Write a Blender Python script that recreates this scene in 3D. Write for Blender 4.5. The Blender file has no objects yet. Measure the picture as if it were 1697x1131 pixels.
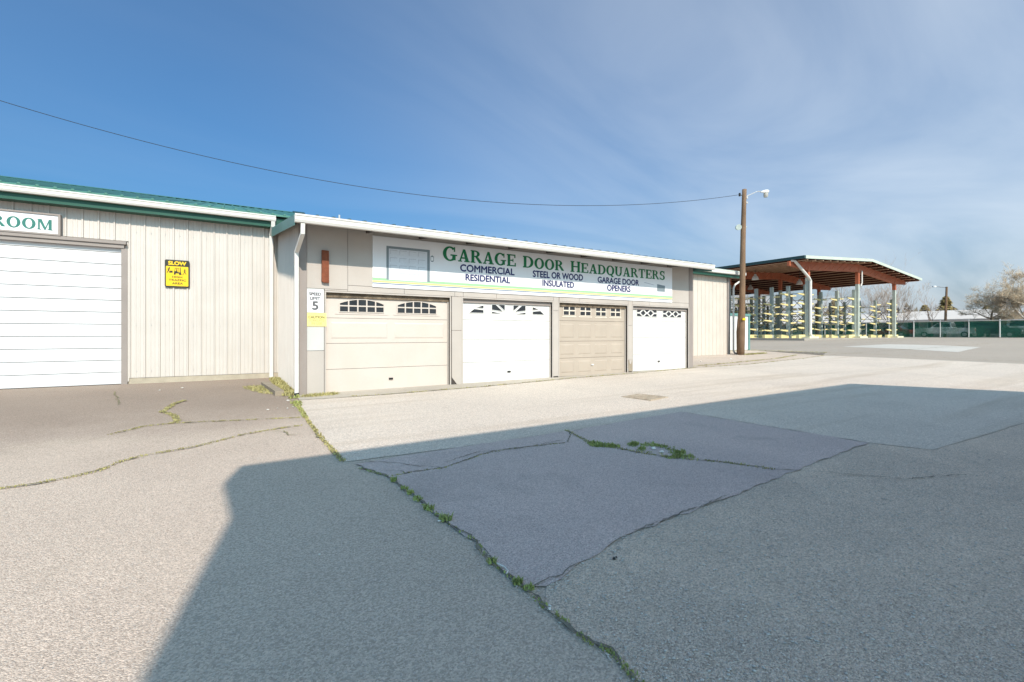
import bpy, bmesh, math, random
from mathutils import Vector, Matrix, Quaternion
random.seed(7)
R = math.radians
scene = bpy.context.scene
COL = scene.collection

# ------------------------------------------------------------ camera, sky, sun
YAW = R(31.363)
cam_d = bpy.data.cameras.new('camera')
cam = bpy.data.objects.new('camera', cam_d); COL.objects.link(cam)
cam.location = (0, 0, 1.5)
cam.rotation_euler = (R(90), 0, -YAW)
cam_d.sensor_width = 36.0
cam_d.lens = 36.0 * 775.0 / 1697.0
cam_d.shift_y = -10.5 / 1697.0
cam_d.clip_start = 0.05
cam_d.clip_end = 3000
scene.camera = cam

SUN_EL = R(40.0)
SUN_H = Vector((0.168, 0.986, 0)).normalized()          # horizontal travel of the light
SUN_DIR = Vector((SUN_H.x * math.cos(SUN_EL), SUN_H.y * math.cos(SUN_EL), -math.sin(SUN_EL)))
world = bpy.data.worlds.new('World'); scene.world = world
world.use_nodes = True
wn = world.node_tree; wn.nodes.clear()
def WN(t, **k):
    n = wn.nodes.new(t)
    for a, b in k.items(): setattr(n, a, b)
    return n
w_out = WN('ShaderNodeOutputWorld'); w_bg = WN('ShaderNodeBackground')
w_sky = WN('ShaderNodeTexSky', sky_type='NISHITA', sun_disc=False, sun_elevation=SUN_EL,
           sun_rotation=math.atan2(-SUN_H.x, -SUN_H.y), altitude=50.0, air_density=1.0, dust_density=5.0, ozone_density=3.0)
w_tc = WN('ShaderNodeTexCoord'); w_sep = WN('ShaderNodeSeparateXYZ')
wn.links.new(w_tc.outputs['Generated'], w_sep.inputs[0])
w_add = WN('ShaderNodeMath', operation='ADD'); w_add.inputs[1].default_value = 0.22
w_max = WN('ShaderNodeMath', operation='MAXIMUM'); w_max.inputs[1].default_value = 0.02
wn.links.new(w_sep.outputs['Z'], w_max.inputs[0]); wn.links.new(w_max.outputs[0], w_add.inputs[0])
w_dx = WN('ShaderNodeMath', operation='DIVIDE'); w_dy = WN('ShaderNodeMath', operation='DIVIDE')
wn.links.new(w_sep.outputs['X'], w_dx.inputs[0]); wn.links.new(w_add.outputs[0], w_dx.inputs[1])
wn.links.new(w_sep.outputs['Y'], w_dy.inputs[0]); wn.links.new(w_add.outputs[0], w_dy.inputs[1])
w_cmb = WN('ShaderNodeCombineXYZ')
wn.links.new(w_dx.outputs[0], w_cmb.inputs[0]); wn.links.new(w_dy.outputs[0], w_cmb.inputs[1])
w_map = WN('ShaderNodeMapping'); w_map.inputs['Rotation'].default_value = (0, 0, R(35)); w_map.inputs['Scale'].default_value = (0.55, 1.25, 1)
w_map.inputs['Location'].default_value = (1.1, 0.4, 0)
wn.links.new(w_cmb.outputs[0], w_map.inputs[0])
w_noi = WN('ShaderNodeTexNoise'); w_noi.inputs['Scale'].default_value = 0.9; w_noi.inputs['Detail'].default_value = 7; w_noi.inputs['Roughness'].default_value = 0.52; w_noi.inputs['Distortion'].default_value = 0.9
wn.links.new(w_map.outputs[0], w_noi.inputs['Vector'])
w_rmp = WN('ShaderNodeValToRGB'); w_rmp.color_ramp.elements[0].position = 0.36; w_rmp.color_ramp.elements[1].position = 0.70
w_rmp.color_ramp.elements[0].color = (0.0, 0.0, 0.0, 1); w_rmp.color_ramp.elements[1].color = (0.8, 0.8, 0.8, 1)
wn.links.new(w_noi.outputs['Fac'], w_rmp.inputs[0])
# a thin veil that thickens steadily towards the east and south-east
w_dot = WN('ShaderNodeVectorMath', operation='DOT_PRODUCT'); w_dot.inputs[1].default_value = (0.78, -0.40, 0.0)
wn.links.new(w_tc.outputs['Generated'], w_dot.inputs[0])
w_cov = WN('ShaderNodeMapRange', interpolation_type='SMOOTHSTEP'); w_cov.inputs[1].default_value = -0.42; w_cov.inputs[2].default_value = 0.85; w_cov.inputs[3].default_value = 0.10; w_cov.inputs[4].default_value = 0.85
wn.links.new(w_dot.outputs['Value'], w_cov.inputs[0])
w_v1 = WN('ShaderNodeMath', operation='MULTIPLY_ADD'); w_v1.inputs[1].default_value = 0.62; w_v1.inputs[2].default_value = 0.42
wn.links.new(w_rmp.outputs[0], w_v1.inputs[0])
w_veil = WN('ShaderNodeMath', operation='MULTIPLY'); w_veil.use_clamp = True
wn.links.new(w_v1.outputs[0], w_veil.inputs[0]); wn.links.new(w_cov.outputs[0], w_veil.inputs[1])
# low puffy cloud bank close to the horizon
w_map2 = WN('ShaderNodeMapping'); w_map2.inputs['Scale'].default_value = (3.0, 3.0, 9.0)
wn.links.new(w_tc.outputs['Generated'], w_map2.inputs[0])
w_noi2 = WN('ShaderNodeTexNoise'); w_noi2.inputs['Scale'].default_value = 1.6; w_noi2.inputs['Detail'].default_value = 6; w_noi2.inputs['Roughness'].default_value = 0.55
wn.links.new(w_map2.outputs[0], w_noi2.inputs['Vector'])
w_hz = WN('ShaderNodeMapRange'); w_hz.inputs[1].default_value = 0.04; w_hz.inputs[2].default_value = 0.17; w_hz.inputs[3].default_value = 0.30; w_hz.inputs[4].default_value = -0.45
wn.links.new(w_sep.outputs['Z'], w_hz.inputs[0])
w_sum = WN('ShaderNodeMath', operation='ADD')
wn.links.new(w_noi2.outputs['Fac'], w_sum.inputs[0]); wn.links.new(w_hz.outputs[0], w_sum.inputs[1])
w_rmp2 = WN('ShaderNodeValToRGB'); w_rmp2.color_ramp.elements[0].position = 0.52; w_rmp2.color_ramp.elements[1].position = 0.78
w_rmp2.color_ramp.elements[1].color = (0.85, 0.85, 0.85, 1)
wn.links.new(w_sum.outputs[0], w_rmp2.inputs[0])
w_mx = WN('ShaderNodeMath', operation='MAXIMUM')
wn.links.new(w_veil.outputs[0], w_mx.inputs[0]); wn.links.new(w_rmp2.outputs[0], w_mx.inputs[1])
w_tint = WN('ShaderNodeMixRGB', blend_type='MULTIPLY'); w_tint.inputs['Fac'].default_value = 1.0; w_tint.inputs['Color2'].default_value = (0.265, 0.70, 0.97, 1)
wn.links.new(w_sky.outputs[0], w_tint.inputs['Color1'])
w_mix = WN('ShaderNodeMixRGB'); w_mix.inputs['Color2'].default_value = (5.5, 5.95, 6.35, 1)
wn.links.new(w_mx.outputs[0], w_mix.inputs['Fac']); wn.links.new(w_tint.outputs[0], w_mix.inputs['Color1'])
wn.links.new(w_mix.outputs[0], w_bg.inputs['Color']); w_bg.inputs['Strength'].default_value = 0.066
wn.links.new(w_bg.outputs[0], w_out.inputs[0])

sun_d = bpy.data.lights.new('sun', 'SUN'); sun_d.energy = 2.05; sun_d.angle = R(0.53); sun_d.color = (1.0, 0.89, 0.76)
sun = bpy.data.objects.new('sun', sun_d); COL.objects.link(sun)
sun.rotation_euler = SUN_DIR.to_track_quat('-Z', 'Y').to_euler(); sun.location = (-5, -20, 30)

vs = scene.view_settings
vs.view_transform = 'Standard'; vs.look = 'None'; vs.gamma = 1.0; vs.use_curve_mapping = False
vs.exposure = 1.40

# ------------------------------------------------------------ helpers
ORG = {}
class MB:
    def __init__(s): s.v = []; s.f = []
    def add(s, vs_, fs):
        o = len(s.v); s.v += [tuple(p) for p in vs_]; s.f += [tuple(o + i for i in q) for q in fs]; return s
    def box(s, x0, y0, z0, x1, y1, z1):
        return s.add([(x0,y0,z0),(x1,y0,z0),(x1,y1,z0),(x0,y1,z0),(x0,y0,z1),(x1,y0,z1),(x1,y1,z1),(x0,y1,z1)],
                     [(0,3,2,1),(4,5,6,7),(0,1,5,4),(1,2,6,5),(2,3,7,6),(3,0,4,7)])
    def poly(s, pts): return s.add(pts, [tuple(range(len(pts)))])
    def prism(s, a, b):                       # two matching loops
        n = len(a)
        return s.add(list(a) + list(b), [tuple(range(n - 1, -1, -1)), tuple(range(n, 2 * n))] + [(i, (i + 1) % n, n + (i + 1) % n, n + i) for i in range(n)])
    def prism_y(s, p, y0, y1): return s.prism([(x, y0, z) for x, z in p], [(x, y1, z) for x, z in p])
    def prism_x(s, p, x0, x1): return s.prism([(x0, y, z) for y, z in p], [(x1, y, z) for y, z in p])
    def prism_z(s, p, z0, z1): return s.prism([(x, y, z0) for x, y in p], [(x, y, z1) for x, y in p])
    def cyl(s, p0, p1, r0, r1=None, n=12, caps=True):
        r1 = r0 if r1 is None else r1
        p0 = Vector(p0); p1 = Vector(p1); d = (p1 - p0).normalized()
        a = d.orthogonal().normalized(); b = d.cross(a)
        c = [(math.cos(2 * math.pi * i / n), math.sin(2 * math.pi * i / n)) for i in range(n)]
        vs_ = [p0 + a * (r0 * x) + b * (r0 * y) for x, y in c] + [p1 + a * (r1 * x) + b * (r1 * y) for x, y in c]
        fs = [(i, (i + 1) % n, n + (i + 1) % n, n + i) for i in range(n)]
        if caps: fs += [tuple(range(n - 1, -1, -1)), tuple(range(n, 2 * n))]
        return s.add(vs_, fs)
    def tube(s, pts, r, n=8):
        pts = [Vector(p) for p in pts]; rs = r if isinstance(r, (list, tuple)) else [r] * len(pts)
        o = len(s.v); a = None
        for i, p in enumerate(pts):
            d = ((pts[i + 1] - p) if i == 0 else (p - pts[i - 1]) if i == len(pts) - 1 else (pts[i + 1] - pts[i - 1])).normalized()
            a = d.orthogonal().normalized() if a is None else (a - d * a.dot(d)).normalized()
            b = d.cross(a)
            for k in range(n):
                t = 2 * math.pi * k / n
                s.v.append(tuple(p + a * (rs[i] * math.cos(t)) + b * (rs[i] * math.sin(t))))
        for i in range(len(pts) - 1):
            for k in range(n):
                s.f.append((o + i * n + k, o + i * n + (k + 1) % n, o + (i + 1) * n + (k + 1) % n, o + (i + 1) * n + k))
        s.f.append(tuple(o + k for k in range(n - 1, -1, -1))); s.f.append(tuple(o + (len(pts) - 1) * n + k for k in range(n)))
        return s
    def beam(s, p0, p1, w, h, up=(0, 0, 1)):
        p0 = Vector(p0); p1 = Vector(p1); d = (p1 - p0).normalized(); a = d.cross(Vector(up)).normalized() * (w / 2); b = a.cross(d).normalized() * (h / 2)
        q = [-a - b, a - b, a + b, -a + b]
        return s.prism([p0 + e for e in q], [p1 + e for e in q])
    def lathe(s, prof, c, n=16):
        o = len(s.v); c = Vector(c)
        for r, z in prof:
            for k in range(n):
                t = 2 * math.pi * k / n; s.v.append((c.x + r * math.cos(t), c.y + r * math.sin(t), c.z + z))
        for i in range(len(prof) - 1):
            for k in range(n): s.f.append((o + i * n + k, o + i * n + (k + 1) % n, o + (i + 1) * n + (k + 1) % n, o + (i + 1) * n + k))
        return s
    def mesh(s, name, m, off=(0, 0, 0), smooth=False):
        me = bpy.data.meshes.new(name)
        me.from_pydata([(x - off[0], y - off[1], z - off[2]) for x, y, z in s.v], [], s.f)
        me.validate()
        bm = bmesh.new(); bm.from_mesh(me); bmesh.ops.recalc_face_normals(bm, faces=bm.faces); bm.to_mesh(me); bm.free()
        if smooth:
            for p in me.polygons: p.use_smooth = True
        me.materials.append(m); return me

def thing(name, label, cat, loc, group=None):
    o = bpy.data.objects.new(name, None); COL.objects.link(o); o.location = loc
    o.empty_display_size = 0.2
    ORG[o] = Vector(loc); return tag(o, label, cat, group)
def tag(o, label, cat, group=None):
    o['label'] = label; o['category'] = cat
    if group: o['group'] = group
    return o
def part(name, mb, m, parent, label=None, smooth=False):
    org = ORG[parent]
    o = bpy.data.objects.new(name, mb.mesh(name, m, org, smooth)); COL.objects.link(o)
    o.parent = parent; ORG[o] = org
    if label: o['label'] = label
    return o
def place(name, me, loc, parent, rot=None):
    o = bpy.data.objects.new(name, me); COL.objects.link(o); o.parent = parent
    o.location = Vector(loc) - ORG[parent]; ORG[o] = Vector(loc)
    if rot: o.rotation_euler = rot
    return o
def single(name, mb, m, base, label, cat, group=None, smooth=False):
    o = bpy.data.objects.new(name, mb.mesh(name, m, base, smooth)); COL.objects.link(o); o.location = base; ORG[o] = Vector(base)
    return tag(o, label, cat, group)
def struct(name, mb, m, parent=None, smooth=False, kind='structure'):
    o = bpy.data.objects.new(name, mb.mesh(name, m, (0, 0, 0), smooth)); COL.objects.link(o); ORG[o] = Vector((0, 0, 0))
    if parent: o.parent = parent
    if not parent or kind == 'stuff': o['kind'] = kind
    return o

def ground_z(X, Y):
    h = 0.022 * min(max(Y, -5), 10.5)
    if X > 0: h += 0.0085 * min(X, 22)
    if X > 22: h += 0.032 * (min(X, 42) - 22)
    if X > 42: h += 0.004 * (min(X, 80) - 42)
    return h

# ------------------------------------------------------------ materials
def new_mat(name):
    m = bpy.data.materials.new(name); m.use_nodes = True
    nt = m.node_tree; nt.nodes.clear()
    out = nt.nodes.new('ShaderNodeOutputMaterial'); b = nt.nodes.new('ShaderNodeBsdfPrincipled')
    nt.links.new(b.outputs[0], out.inputs[0])
    return m, nt, b, out
def N(nt, t, **k):
    n = nt.nodes.new(t)
    for a, b in k.items(): setattr(n, a, b)
    return n
def mat(name, col, rough=0.6, var=0.10, scale=3.0, fine=0.05, fscale=60.0, bump=0.0, bscale=80.0, metal=0.0, streak=0.0, streak_col=(0.12, 0.09, 0.06), streak_scale=(5, 5, 0.5), spec=0.4):
    m, nt, b, out = new_mat(name); L = nt.links.new
    g = N(nt, 'ShaderNodeNewGeometry')
    n1 = N(nt, 'ShaderNodeTexNoise'); n1.inputs['Scale'].default_value = scale; n1.inputs['Detail'].default_value = 5
    n2 = N(nt, 'ShaderNodeTexNoise'); n2.inputs['Scale'].default_value = fscale; n2.inputs['Detail'].default_value = 3
    L(g.outputs['Position'], n1.inputs['Vector']); L(g.outputs['Position'], n2.inputs['Vector'])
    r1 = N(nt, 'ShaderNodeMapRange'); r1.inputs[1].default_value = 0.3; r1.inputs[2].default_value = 0.7; r1.inputs[3].default_value = 1 - var; r1.inputs[4].default_value = 1 + var * 0.6
    r2 = N(nt, 'ShaderNodeMapRange'); r2.inputs[1].default_value = 0.3; r2.inputs[2].default_value = 0.7; r2.inputs[3].default_value = 1 - fine; r2.inputs[4].default_value = 1 + fine
    L(n1.outputs['Fac'], r1.inputs[0]); L(n2.outputs['Fac'], r2.inputs[0])
    mu = N(nt, 'ShaderNodeMath', operation='MULTIPLY'); L(r1.outputs[0], mu.inputs[0]); L(r2.outputs[0], mu.inputs[1])
    vm = N(nt, 'ShaderNodeVectorMath', operation='SCALE'); vm.inputs[0].default_value = col[:3]; L(mu.outputs[0], vm.inputs['Scale'])
    last = vm.outputs[0]
    if streak > 0:
        mp = N(nt, 'ShaderNodeMapping'); mp.inputs['Scale'].default_value = streak_scale; L(g.outputs['Position'], mp.inputs[0])
        n3 = N(nt, 'ShaderNodeTexNoise'); n3.inputs['Scale'].default_value = 1.0; n3.inputs['Detail'].default_value = 6; L(mp.outputs[0], n3.inputs['Vector'])
        r3 = N(nt, 'ShaderNodeMapRange'); r3.inputs[1].default_value = 0.52; r3.inputs[2].default_value = 0.8; r3.inputs[4].default_value = streak; L(n3.outputs['Fac'], r3.inputs[0])
        mx = N(nt, 'ShaderNodeMixRGB'); mx.inputs['Color2'].default_value = (*streak_col, 1); L(r3.outputs[0], mx.inputs['Fac']); L(last, mx.inputs['Color1']); last = mx.outputs[0]
    L(last, b.inputs['Base Color'])
    b.inputs['Roughness'].default_value = rough; b.inputs['Metallic'].default_value = metal; b.inputs['Specular IOR Level'].default_value = spec
    if bump > 0:
        n4 = N(nt, 'ShaderNodeTexNoise'); n4.inputs['Scale'].default_value = bscale; n4.inputs['Detail'].default_value = 4; L(g.outputs['Position'], n4.inputs['Vector'])
        bp = N(nt, 'ShaderNodeBump'); bp.inputs['Strength'].default_value = bump; bp.inputs['Distance'].default_value = 0.01; L(n4.outputs['Fac'], bp.inputs['Height']); L(bp.outputs[0], b.inputs['Normal'])
    return m

def pavement(name, col, col2, agg=110.0, contrast=0.35, bump=0.5, patch=0.12, patch_scale=0.35, stain=0.25, stain_col=(0.10, 0.085, 0.07), light=(0.42, 0.41, 0.40), zone=None, drag=0.0):
    """worn asphalt: two tones in broad patches, single stones that differ in tone, dark stains with a shape of their own"""
    m, nt, b, out = new_mat(name); L = nt.links.new
    g = N(nt, 'ShaderNodeNewGeometry'); P = g.outputs['Position']
    n1 = N(nt, 'ShaderNodeTexNoise'); n1.inputs['Scale'].default_value = patch_scale; n1.inputs['Detail'].default_value = 7; n1.inputs['Roughness'].default_value = 0.6; L(P, n1.inputs['Vector'])
    r1 = N(nt, 'ShaderNodeMapRange'); r1.inputs[1].default_value = 0.32; r1.inputs[2].default_value = 0.68; L(n1.outputs['Fac'], r1.inputs[0])
    mx = N(nt, 'ShaderNodeMixRGB'); mx.inputs['Color1'].default_value = (*col, 1); mx.inputs['Color2'].default_value = (*col2, 1); L(r1.outputs[0], mx.inputs['Fac'])
    v = N(nt, 'ShaderNodeTexVoronoi'); v.inputs['Scale'].default_value = agg; L(P, v.inputs['Vector'])
    sep = N(nt, 'ShaderNodeSeparateColor'); L(v.outputs['Color'], sep.inputs[0])
    r2 = N(nt, 'ShaderNodeMapRange'); r2.inputs[3].default_value = 1 - contrast; r2.inputs[4].default_value = 1 + contrast; L(sep.outputs[0], r2.inputs[0])
    v2 = N(nt, 'ShaderNodeTexNoise'); v2.inputs['Scale'].default_value = agg * 0.55; v2.inputs['Detail'].default_value = 6; v2.inputs['Roughness'].default_value = 0.7; L(P, v2.inputs['Vector'])
    r3 = N(nt, 'ShaderNodeMapRange'); r3.inputs[1].default_value = 0.3; r3.inputs[2].default_value = 0.7; r3.inputs[3].default_value = 1 - contrast * 0.8; r3.inputs[4].default_value = 1 + contrast * 0.6; L(v2.outputs['Fac'], r3.inputs[0])
    mu = N(nt, 'ShaderNodeMath', operation='MULTIPLY'); L(r2.outputs[0], mu.inputs[0]); L(r3.outputs[0], mu.inputs[1])
    sc = N(nt, 'ShaderNodeVectorMath', operation='SCALE'); L(mx.outputs[0], sc.inputs[0]); L(mu.outputs[0], sc.inputs['Scale'])
    # some stones are pale
    gt = N(nt, 'ShaderNodeMapRange'); gt.inputs[1].default_value = 0.86; gt.inputs[2].default_value = 0.99; gt.inputs[4].default_value = contrast * 1.4; L(sep.outputs[1], gt.inputs[0])
    mp = N(nt, 'ShaderNodeMixRGB'); mp.inputs['Color2'].default_value = (*light, 1); L(gt.outputs[0], mp.inputs['Fac']); L(sc.outputs[0], mp.inputs['Color1'])
    # stains
    n5 = N(nt, 'ShaderNodeTexNoise'); n5.inputs['Scale'].default_value = 0.8; n5.inputs['Detail'].default_value = 8; n5.inputs['Roughness'].default_value = 0.65; n5.inputs['Distortion'].default_value = 0.6; L(P, n5.inputs['Vector'])
    r5 = N(nt, 'ShaderNodeMapRange'); r5.inputs[1].default_value = 0.56; r5.inputs[2].default_value = 0.76; r5.inputs[4].default_value = stain; L(n5.outputs['Fac'], r5.inputs[0])
    ms = N(nt, 'ShaderNodeMixRGB'); ms.inputs['Color2'].default_value = (*stain_col, 1); L(r5.outputs[0], ms.inputs['Fac']); L(mp.outputs[0], ms.inputs['Color1'])
    last = ms.outputs[0]
    if drag:                                            # tan dirt dragged along by tyres
        mpp = N(nt, 'ShaderNodeMapping'); mpp.inputs['Scale'].default_value = (0.10, 1.5, 1.0); mpp.inputs['Rotation'].default_value = (0, 0, R(-3)); L(P, mpp.inputs[0])
        n6 = N(nt, 'ShaderNodeTexNoise'); n6.inputs['Scale'].default_value = 1.3; n6.inputs['Detail'].default_value = 5; n6.inputs['Distortion'].default_value = 0.5; L(mpp.outputs[0], n6.inputs['Vector'])
        r6 = N(nt, 'ShaderNodeMapRange'); r6.inputs[1].default_value = 0.5; r6.inputs[2].default_value = 0.74; r6.inputs[4].default_value = drag; L(n6.outputs['Fac'], r6.inputs[0])
        m6 = N(nt, 'ShaderNodeMixRGB'); m6.inputs['Color2'].default_value = (0.36, 0.28, 0.20, 1); L(r6.outputs[0], m6.inputs['Fac']); L(last, m6.inputs['Color1']); last = m6.outputs[0]
    if zone:                                            # older, darker surfacing in front of the big door with a vague edge
        sp = N(nt, 'ShaderNodeSeparateXYZ'); L(P, sp.inputs[0])
        ay = N(nt, 'ShaderNodeMath', operation='MULTIPLY_ADD'); ay.inputs[1].default_value = 5.0; L(n1.outputs['Fac'], ay.inputs[0]); L(sp.outputs['Y'], ay.inputs[2])
        ry = N(nt, 'ShaderNodeMapRange', interpolation_type='SMOOTHSTEP'); ry.inputs[1].default_value = 7.6; ry.inputs[2].default_value = 13.0; L(ay.outputs[0], ry.inputs[0])
        rx = N(nt, 'ShaderNodeMapRange', interpolation_type='SMOOTHSTEP'); rx.inputs[1].default_value = 3.0; rx.inputs[2].default_value = 1.0; L(sp.outputs['X'], rx.inputs[0])
        mz = N(nt, 'ShaderNodeMath', operation='MULTIPLY'); L(ry.outputs[0], mz.inputs[0]); L(rx.outputs[0], mz.inputs[1])
        m7 = N(nt, 'ShaderNodeMixRGB', blend_type='MULTIPLY'); m7.inputs['Color2'].default_value = (*zone, 1); L(mz.outputs[0], m7.inputs['Fac']); L(last, m7.inputs['Color1']); last = m7.outputs[0]
    L(last, b.inputs['Base Color'])
    b.inputs['Roughness'].default_value = 0.92; b.inputs['Specular IOR Level'].default_value = 0.25
    ad = N(nt, 'ShaderNodeMath', operation='MULTIPLY_ADD'); ad.inputs[1].default_value = -1.1; L(v.outputs['Distance'], ad.inputs[0]); L(v2.outputs['Fac'], ad.inputs[2])
    bp = N(nt, 'ShaderNodeBump'); bp.inputs['Strength'].default_value = bump; bp.inputs['Distance'].default_value = 0.012; L(ad.outputs[0], bp.inputs['Height']); L(bp.outputs[0], b.inputs['Normal'])
    return m

def glass_mat(name, col, rough=0.08):
    m, nt, b, out = new_mat(name)
    g = N(nt, 'ShaderNodeNewGeometry'); n = N(nt, 'ShaderNodeTexNoise'); n.inputs['Scale'].default_value = 4.0
    nt.links.new(g.outputs['Position'], n.inputs['Vector'])
    r = N(nt, 'ShaderNodeMapRange'); r.inputs[3].default_value = 0.6; r.inputs[4].default_value = 1.6; nt.links.new(n.outputs['Fac'], r.inputs[0])
    s = N(nt, 'ShaderNodeVectorMath', operation='SCALE'); s.inputs[0].default_value = col; nt.links.new(r.outputs[0], s.inputs['Scale']); nt.links.new(s.outputs[0], b.inputs['Base Color'])
    b.inputs['Roughness'].default_value = rough; b.inputs['Specular IOR Level'].default_value = 0.5
    return m

M = {}
M['lot'] = pavement('weathered_asphalt', (0.565, 0.47, 0.39), (0.485, 0.40, 0.335), 120, 0.26, 0.5, patch_scale=0.3, stain=0.28, stain_col=(0.32,0.27,0.22), zone=(0.60, 0.57, 0.55))
M['driveway'] = pavement('pale_asphalt', (0.63, 0.55, 0.47), (0.56, 0.49, 0.425), 95, 0.26, 0.55, patch_scale=0.4, stain=0.14, stain_col=(0.30,0.25,0.2), light=(0.7,0.69,0.68), drag=0.45)
M['patch'] = pavement('dark_asphalt', (0.58, 0.47, 0.435), (0.48, 0.395, 0.375), 140, 0.28, 0.5, patch_scale=0.5, stain=0.55, stain_col=(0.27,0.235,0.215), light=(0.55,0.54,0.53))
M['coarse'] = pavement('stony_asphalt', (0.74, 0.60, 0.485), (0.56, 0.465, 0.39), 130, 0.32, 0.8, patch_scale=0.55, stain=0.25, stain_col=(0.2,0.18,0.14), light=(0.78, 0.77, 0.75))
M['apron'] = pavement('concrete_apron', (0.46, 0.41, 0.345), (0.38, 0.34, 0.29), 90, 0.12, 0.25, stain=0.3)
M['far_lot'] = pavement('far_asphalt', (0.40, 0.345, 0.29), (0.34, 0.30, 0.255), 100, 0.16, 0.3, patch_scale=0.12, stain=0.3, stain_col=(0.22,0.19,0.16))
M['pad'] = pavement('pale_concrete', (0.55, 0.52, 0.47), (0.48, 0.46, 0.42), 60, 0.1, 0.2, stain=0.1)
M['crack'] = mat('crack_soil', (0.20, 0.18, 0.145), 0.95, 0.4, 6, 0.3, 60)
M['moss_crack'] = mat('mossy_soil', (0.24, 0.215, 0.11), 0.95, 0.4, 6, 0.3, 60)
M['grass'] = mat('green_grass', (0.33, 0.36, 0.11), 0.7, 0.35, 9, 0.2, 90)
M['dry_grass'] = mat('dry_moss', (0.40, 0.36, 0.15), 0.8, 0.35, 6, 0.2, 90)
M['pebble'] = mat('loose_stone', (0.60, 0.55, 0.50), 0.85, 0.35, 40, 0.2, 150)
M['wall'] = mat('beige_wall_steel', (0.55, 0.51, 0.47), 0.5, 0.05, 1.5, 0.02, 40, streak=0.25, streak_col=(0.42, 0.36, 0.30), streak_scale=(7, 7, 0.6))
M['wall_r'] = mat('cream_wall_steel', (0.55, 0.495, 0.435), 0.5, 0.05, 1.5, 0.02, 40)
M['found'] = mat('concrete_foundation', (0.42, 0.37, 0.29), 0.9, 0.2, 3, 0.1, 50, bump=0.4)
M['white_door'] = mat('white_door_paint', (0.66, 0.655, 0.635), 0.45, 0.05, 1.2, 0.015, 60, streak=0.35, streak_col=(0.50, 0.47, 0.42), streak_scale=(4, 4, 0.7))
M['roller'] = mat('white_steel_door', (0.66, 0.665, 0.675), 0.42, 0.04, 2, 0.01, 60, streak=0.15, streak_col=(0.6, 0.6, 0.58), streak_scale=(1.0, 1.0, 6))
M['cream_door'] = mat('cream_door_paint', (0.545, 0.485, 0.435), 0.5, 0.05, 1.5, 0.02, 50, streak=0.2, streak_col=(0.55, 0.45, 0.33), streak_scale=(3, 3, 0.8))
M['tan_door'] = mat('tan_door_paint', (0.41, 0.35, 0.29), 0.5, 0.05, 2, 0.02, 50, streak=0.15, streak_col=(0.62, 0.54, 0.44), streak_scale=(3, 3, 0.8))
M['tan_trim'] = mat('tan_window_trim', (0.66, 0.59, 0.50), 0.5, 0.05, 2, 0.02, 50)
M['ply'] = mat('painted_plywood', (0.44, 0.40, 0.365), 0.75, 0.09, 1.4, 0.04, 70, bump=0.15, bscale=60, streak=0.4, streak_col=(0.44, 0.38, 0.32), streak_scale=(5, 5, 0.5))
M['ply_light'] = mat('painted_metal_panel', (0.50, 0.50, 0.48), 0.5, 0.06, 2, 0.03, 60)
M['taupe'] = mat('taupe_trim_paint', (0.27, 0.235, 0.215), 0.6, 0.07, 2, 0.03, 60, streak=0.3, streak_col=(0.36, 0.31, 0.28), streak_scale=(5, 5, 0.4))
M['dark_gap'] = mat('shadow_gap', (0.06, 0.05, 0.045), 0.9, 0.2, 5)
M['rotten'] = mat('weathered_wood_head', (0.17, 0.13, 0.09), 0.9, 0.45, 7, 0.3, 30, bump=0.5, streak=0.8, streak_col=(0.05, 0.038, 0.028), streak_scale=(2.5, 2.5, 9))
M['gutter'] = mat('white_gutter', (0.64, 0.625, 0.59), 0.4, 0.05, 1.2, 0.02, 50, streak=0.3, streak_col=(0.5, 0.46, 0.38), streak_scale=(1.5, 1.5, 6))
M['green_trim'] = mat('green_trim', (0.010, 0.075, 0.048), 0.4, 0.1, 2, 0.03, 50)
M['green_roof'] = mat('green_roof_steel', (0.06, 0.19, 0.15), 0.42, 0.12, 1.2, 0.04, 40, streak=0.25, streak_col=(0.13, 0.30, 0.25), streak_scale=(1, 1, 1))
M['teal_trim'] = mat('faded_teal_trim', (0.12, 0.26, 0.24), 0.45, 0.15, 1.5, 0.04, 50)
M['dark_roof'] = mat('dark_teal_roof', (0.02, 0.055, 0.06), 0.5, 0.1, 2)
M['black'] = mat('black_plastic', (0.015, 0.015, 0.015), 0.5)
M['soffit'] = mat('soffit_wood', (0.10, 0.085, 0.08), 0.8, 0.2, 3)
M['sign_white'] = mat('banner_vinyl', (0.74, 0.75, 0.77), 0.45, 0.03, 2, 0.01, 50, streak=0.1, streak_col=(0.6, 0.58, 0.55), streak_scale=(6, 6, 0.6))
M['txt_green'] = mat('green_lettering', (0.0, 0.16, 0.055), 0.45, 0.06, 5)
M['txt_teal'] = mat('teal_lettering', (0.025, 0.16, 0.13), 0.45, 0.06, 5)
M['txt_navy'] = mat('navy_lettering', (0.012, 0.02, 0.11), 0.45, 0.06, 5)
M['txt_black'] = mat('black_lettering', (0.02, 0.018, 0.015), 0.5, 0.06, 5)
M['txt_grey'] = mat('grey_lettering', (0.10, 0.10, 0.105), 0.5, 0.06, 5)
M['txt_olive'] = mat('faded_olive_lettering', (0.20, 0.18, 0.07), 0.5, 0.06, 5)
M['txt_olive2'] = mat('worn_olive_lettering', (0.38, 0.35, 0.15), 0.5, 0.06, 5)
M['str_green'] = mat('pale_green_stripe', (0.30, 0.55, 0.30), 0.5, 0.05, 4)
M['str_yellow'] = mat('yellow_stripe', (0.72, 0.66, 0.20), 0.5, 0.05, 4)
M['str_blue'] = mat('blue_stripe', (0.07, 0.13, 0.24), 0.5, 0.05, 4)
M['pic_frame'] = mat('printed_frame_grey', (0.19, 0.235, 0.26), 0.5, 0.05, 4)
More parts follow.
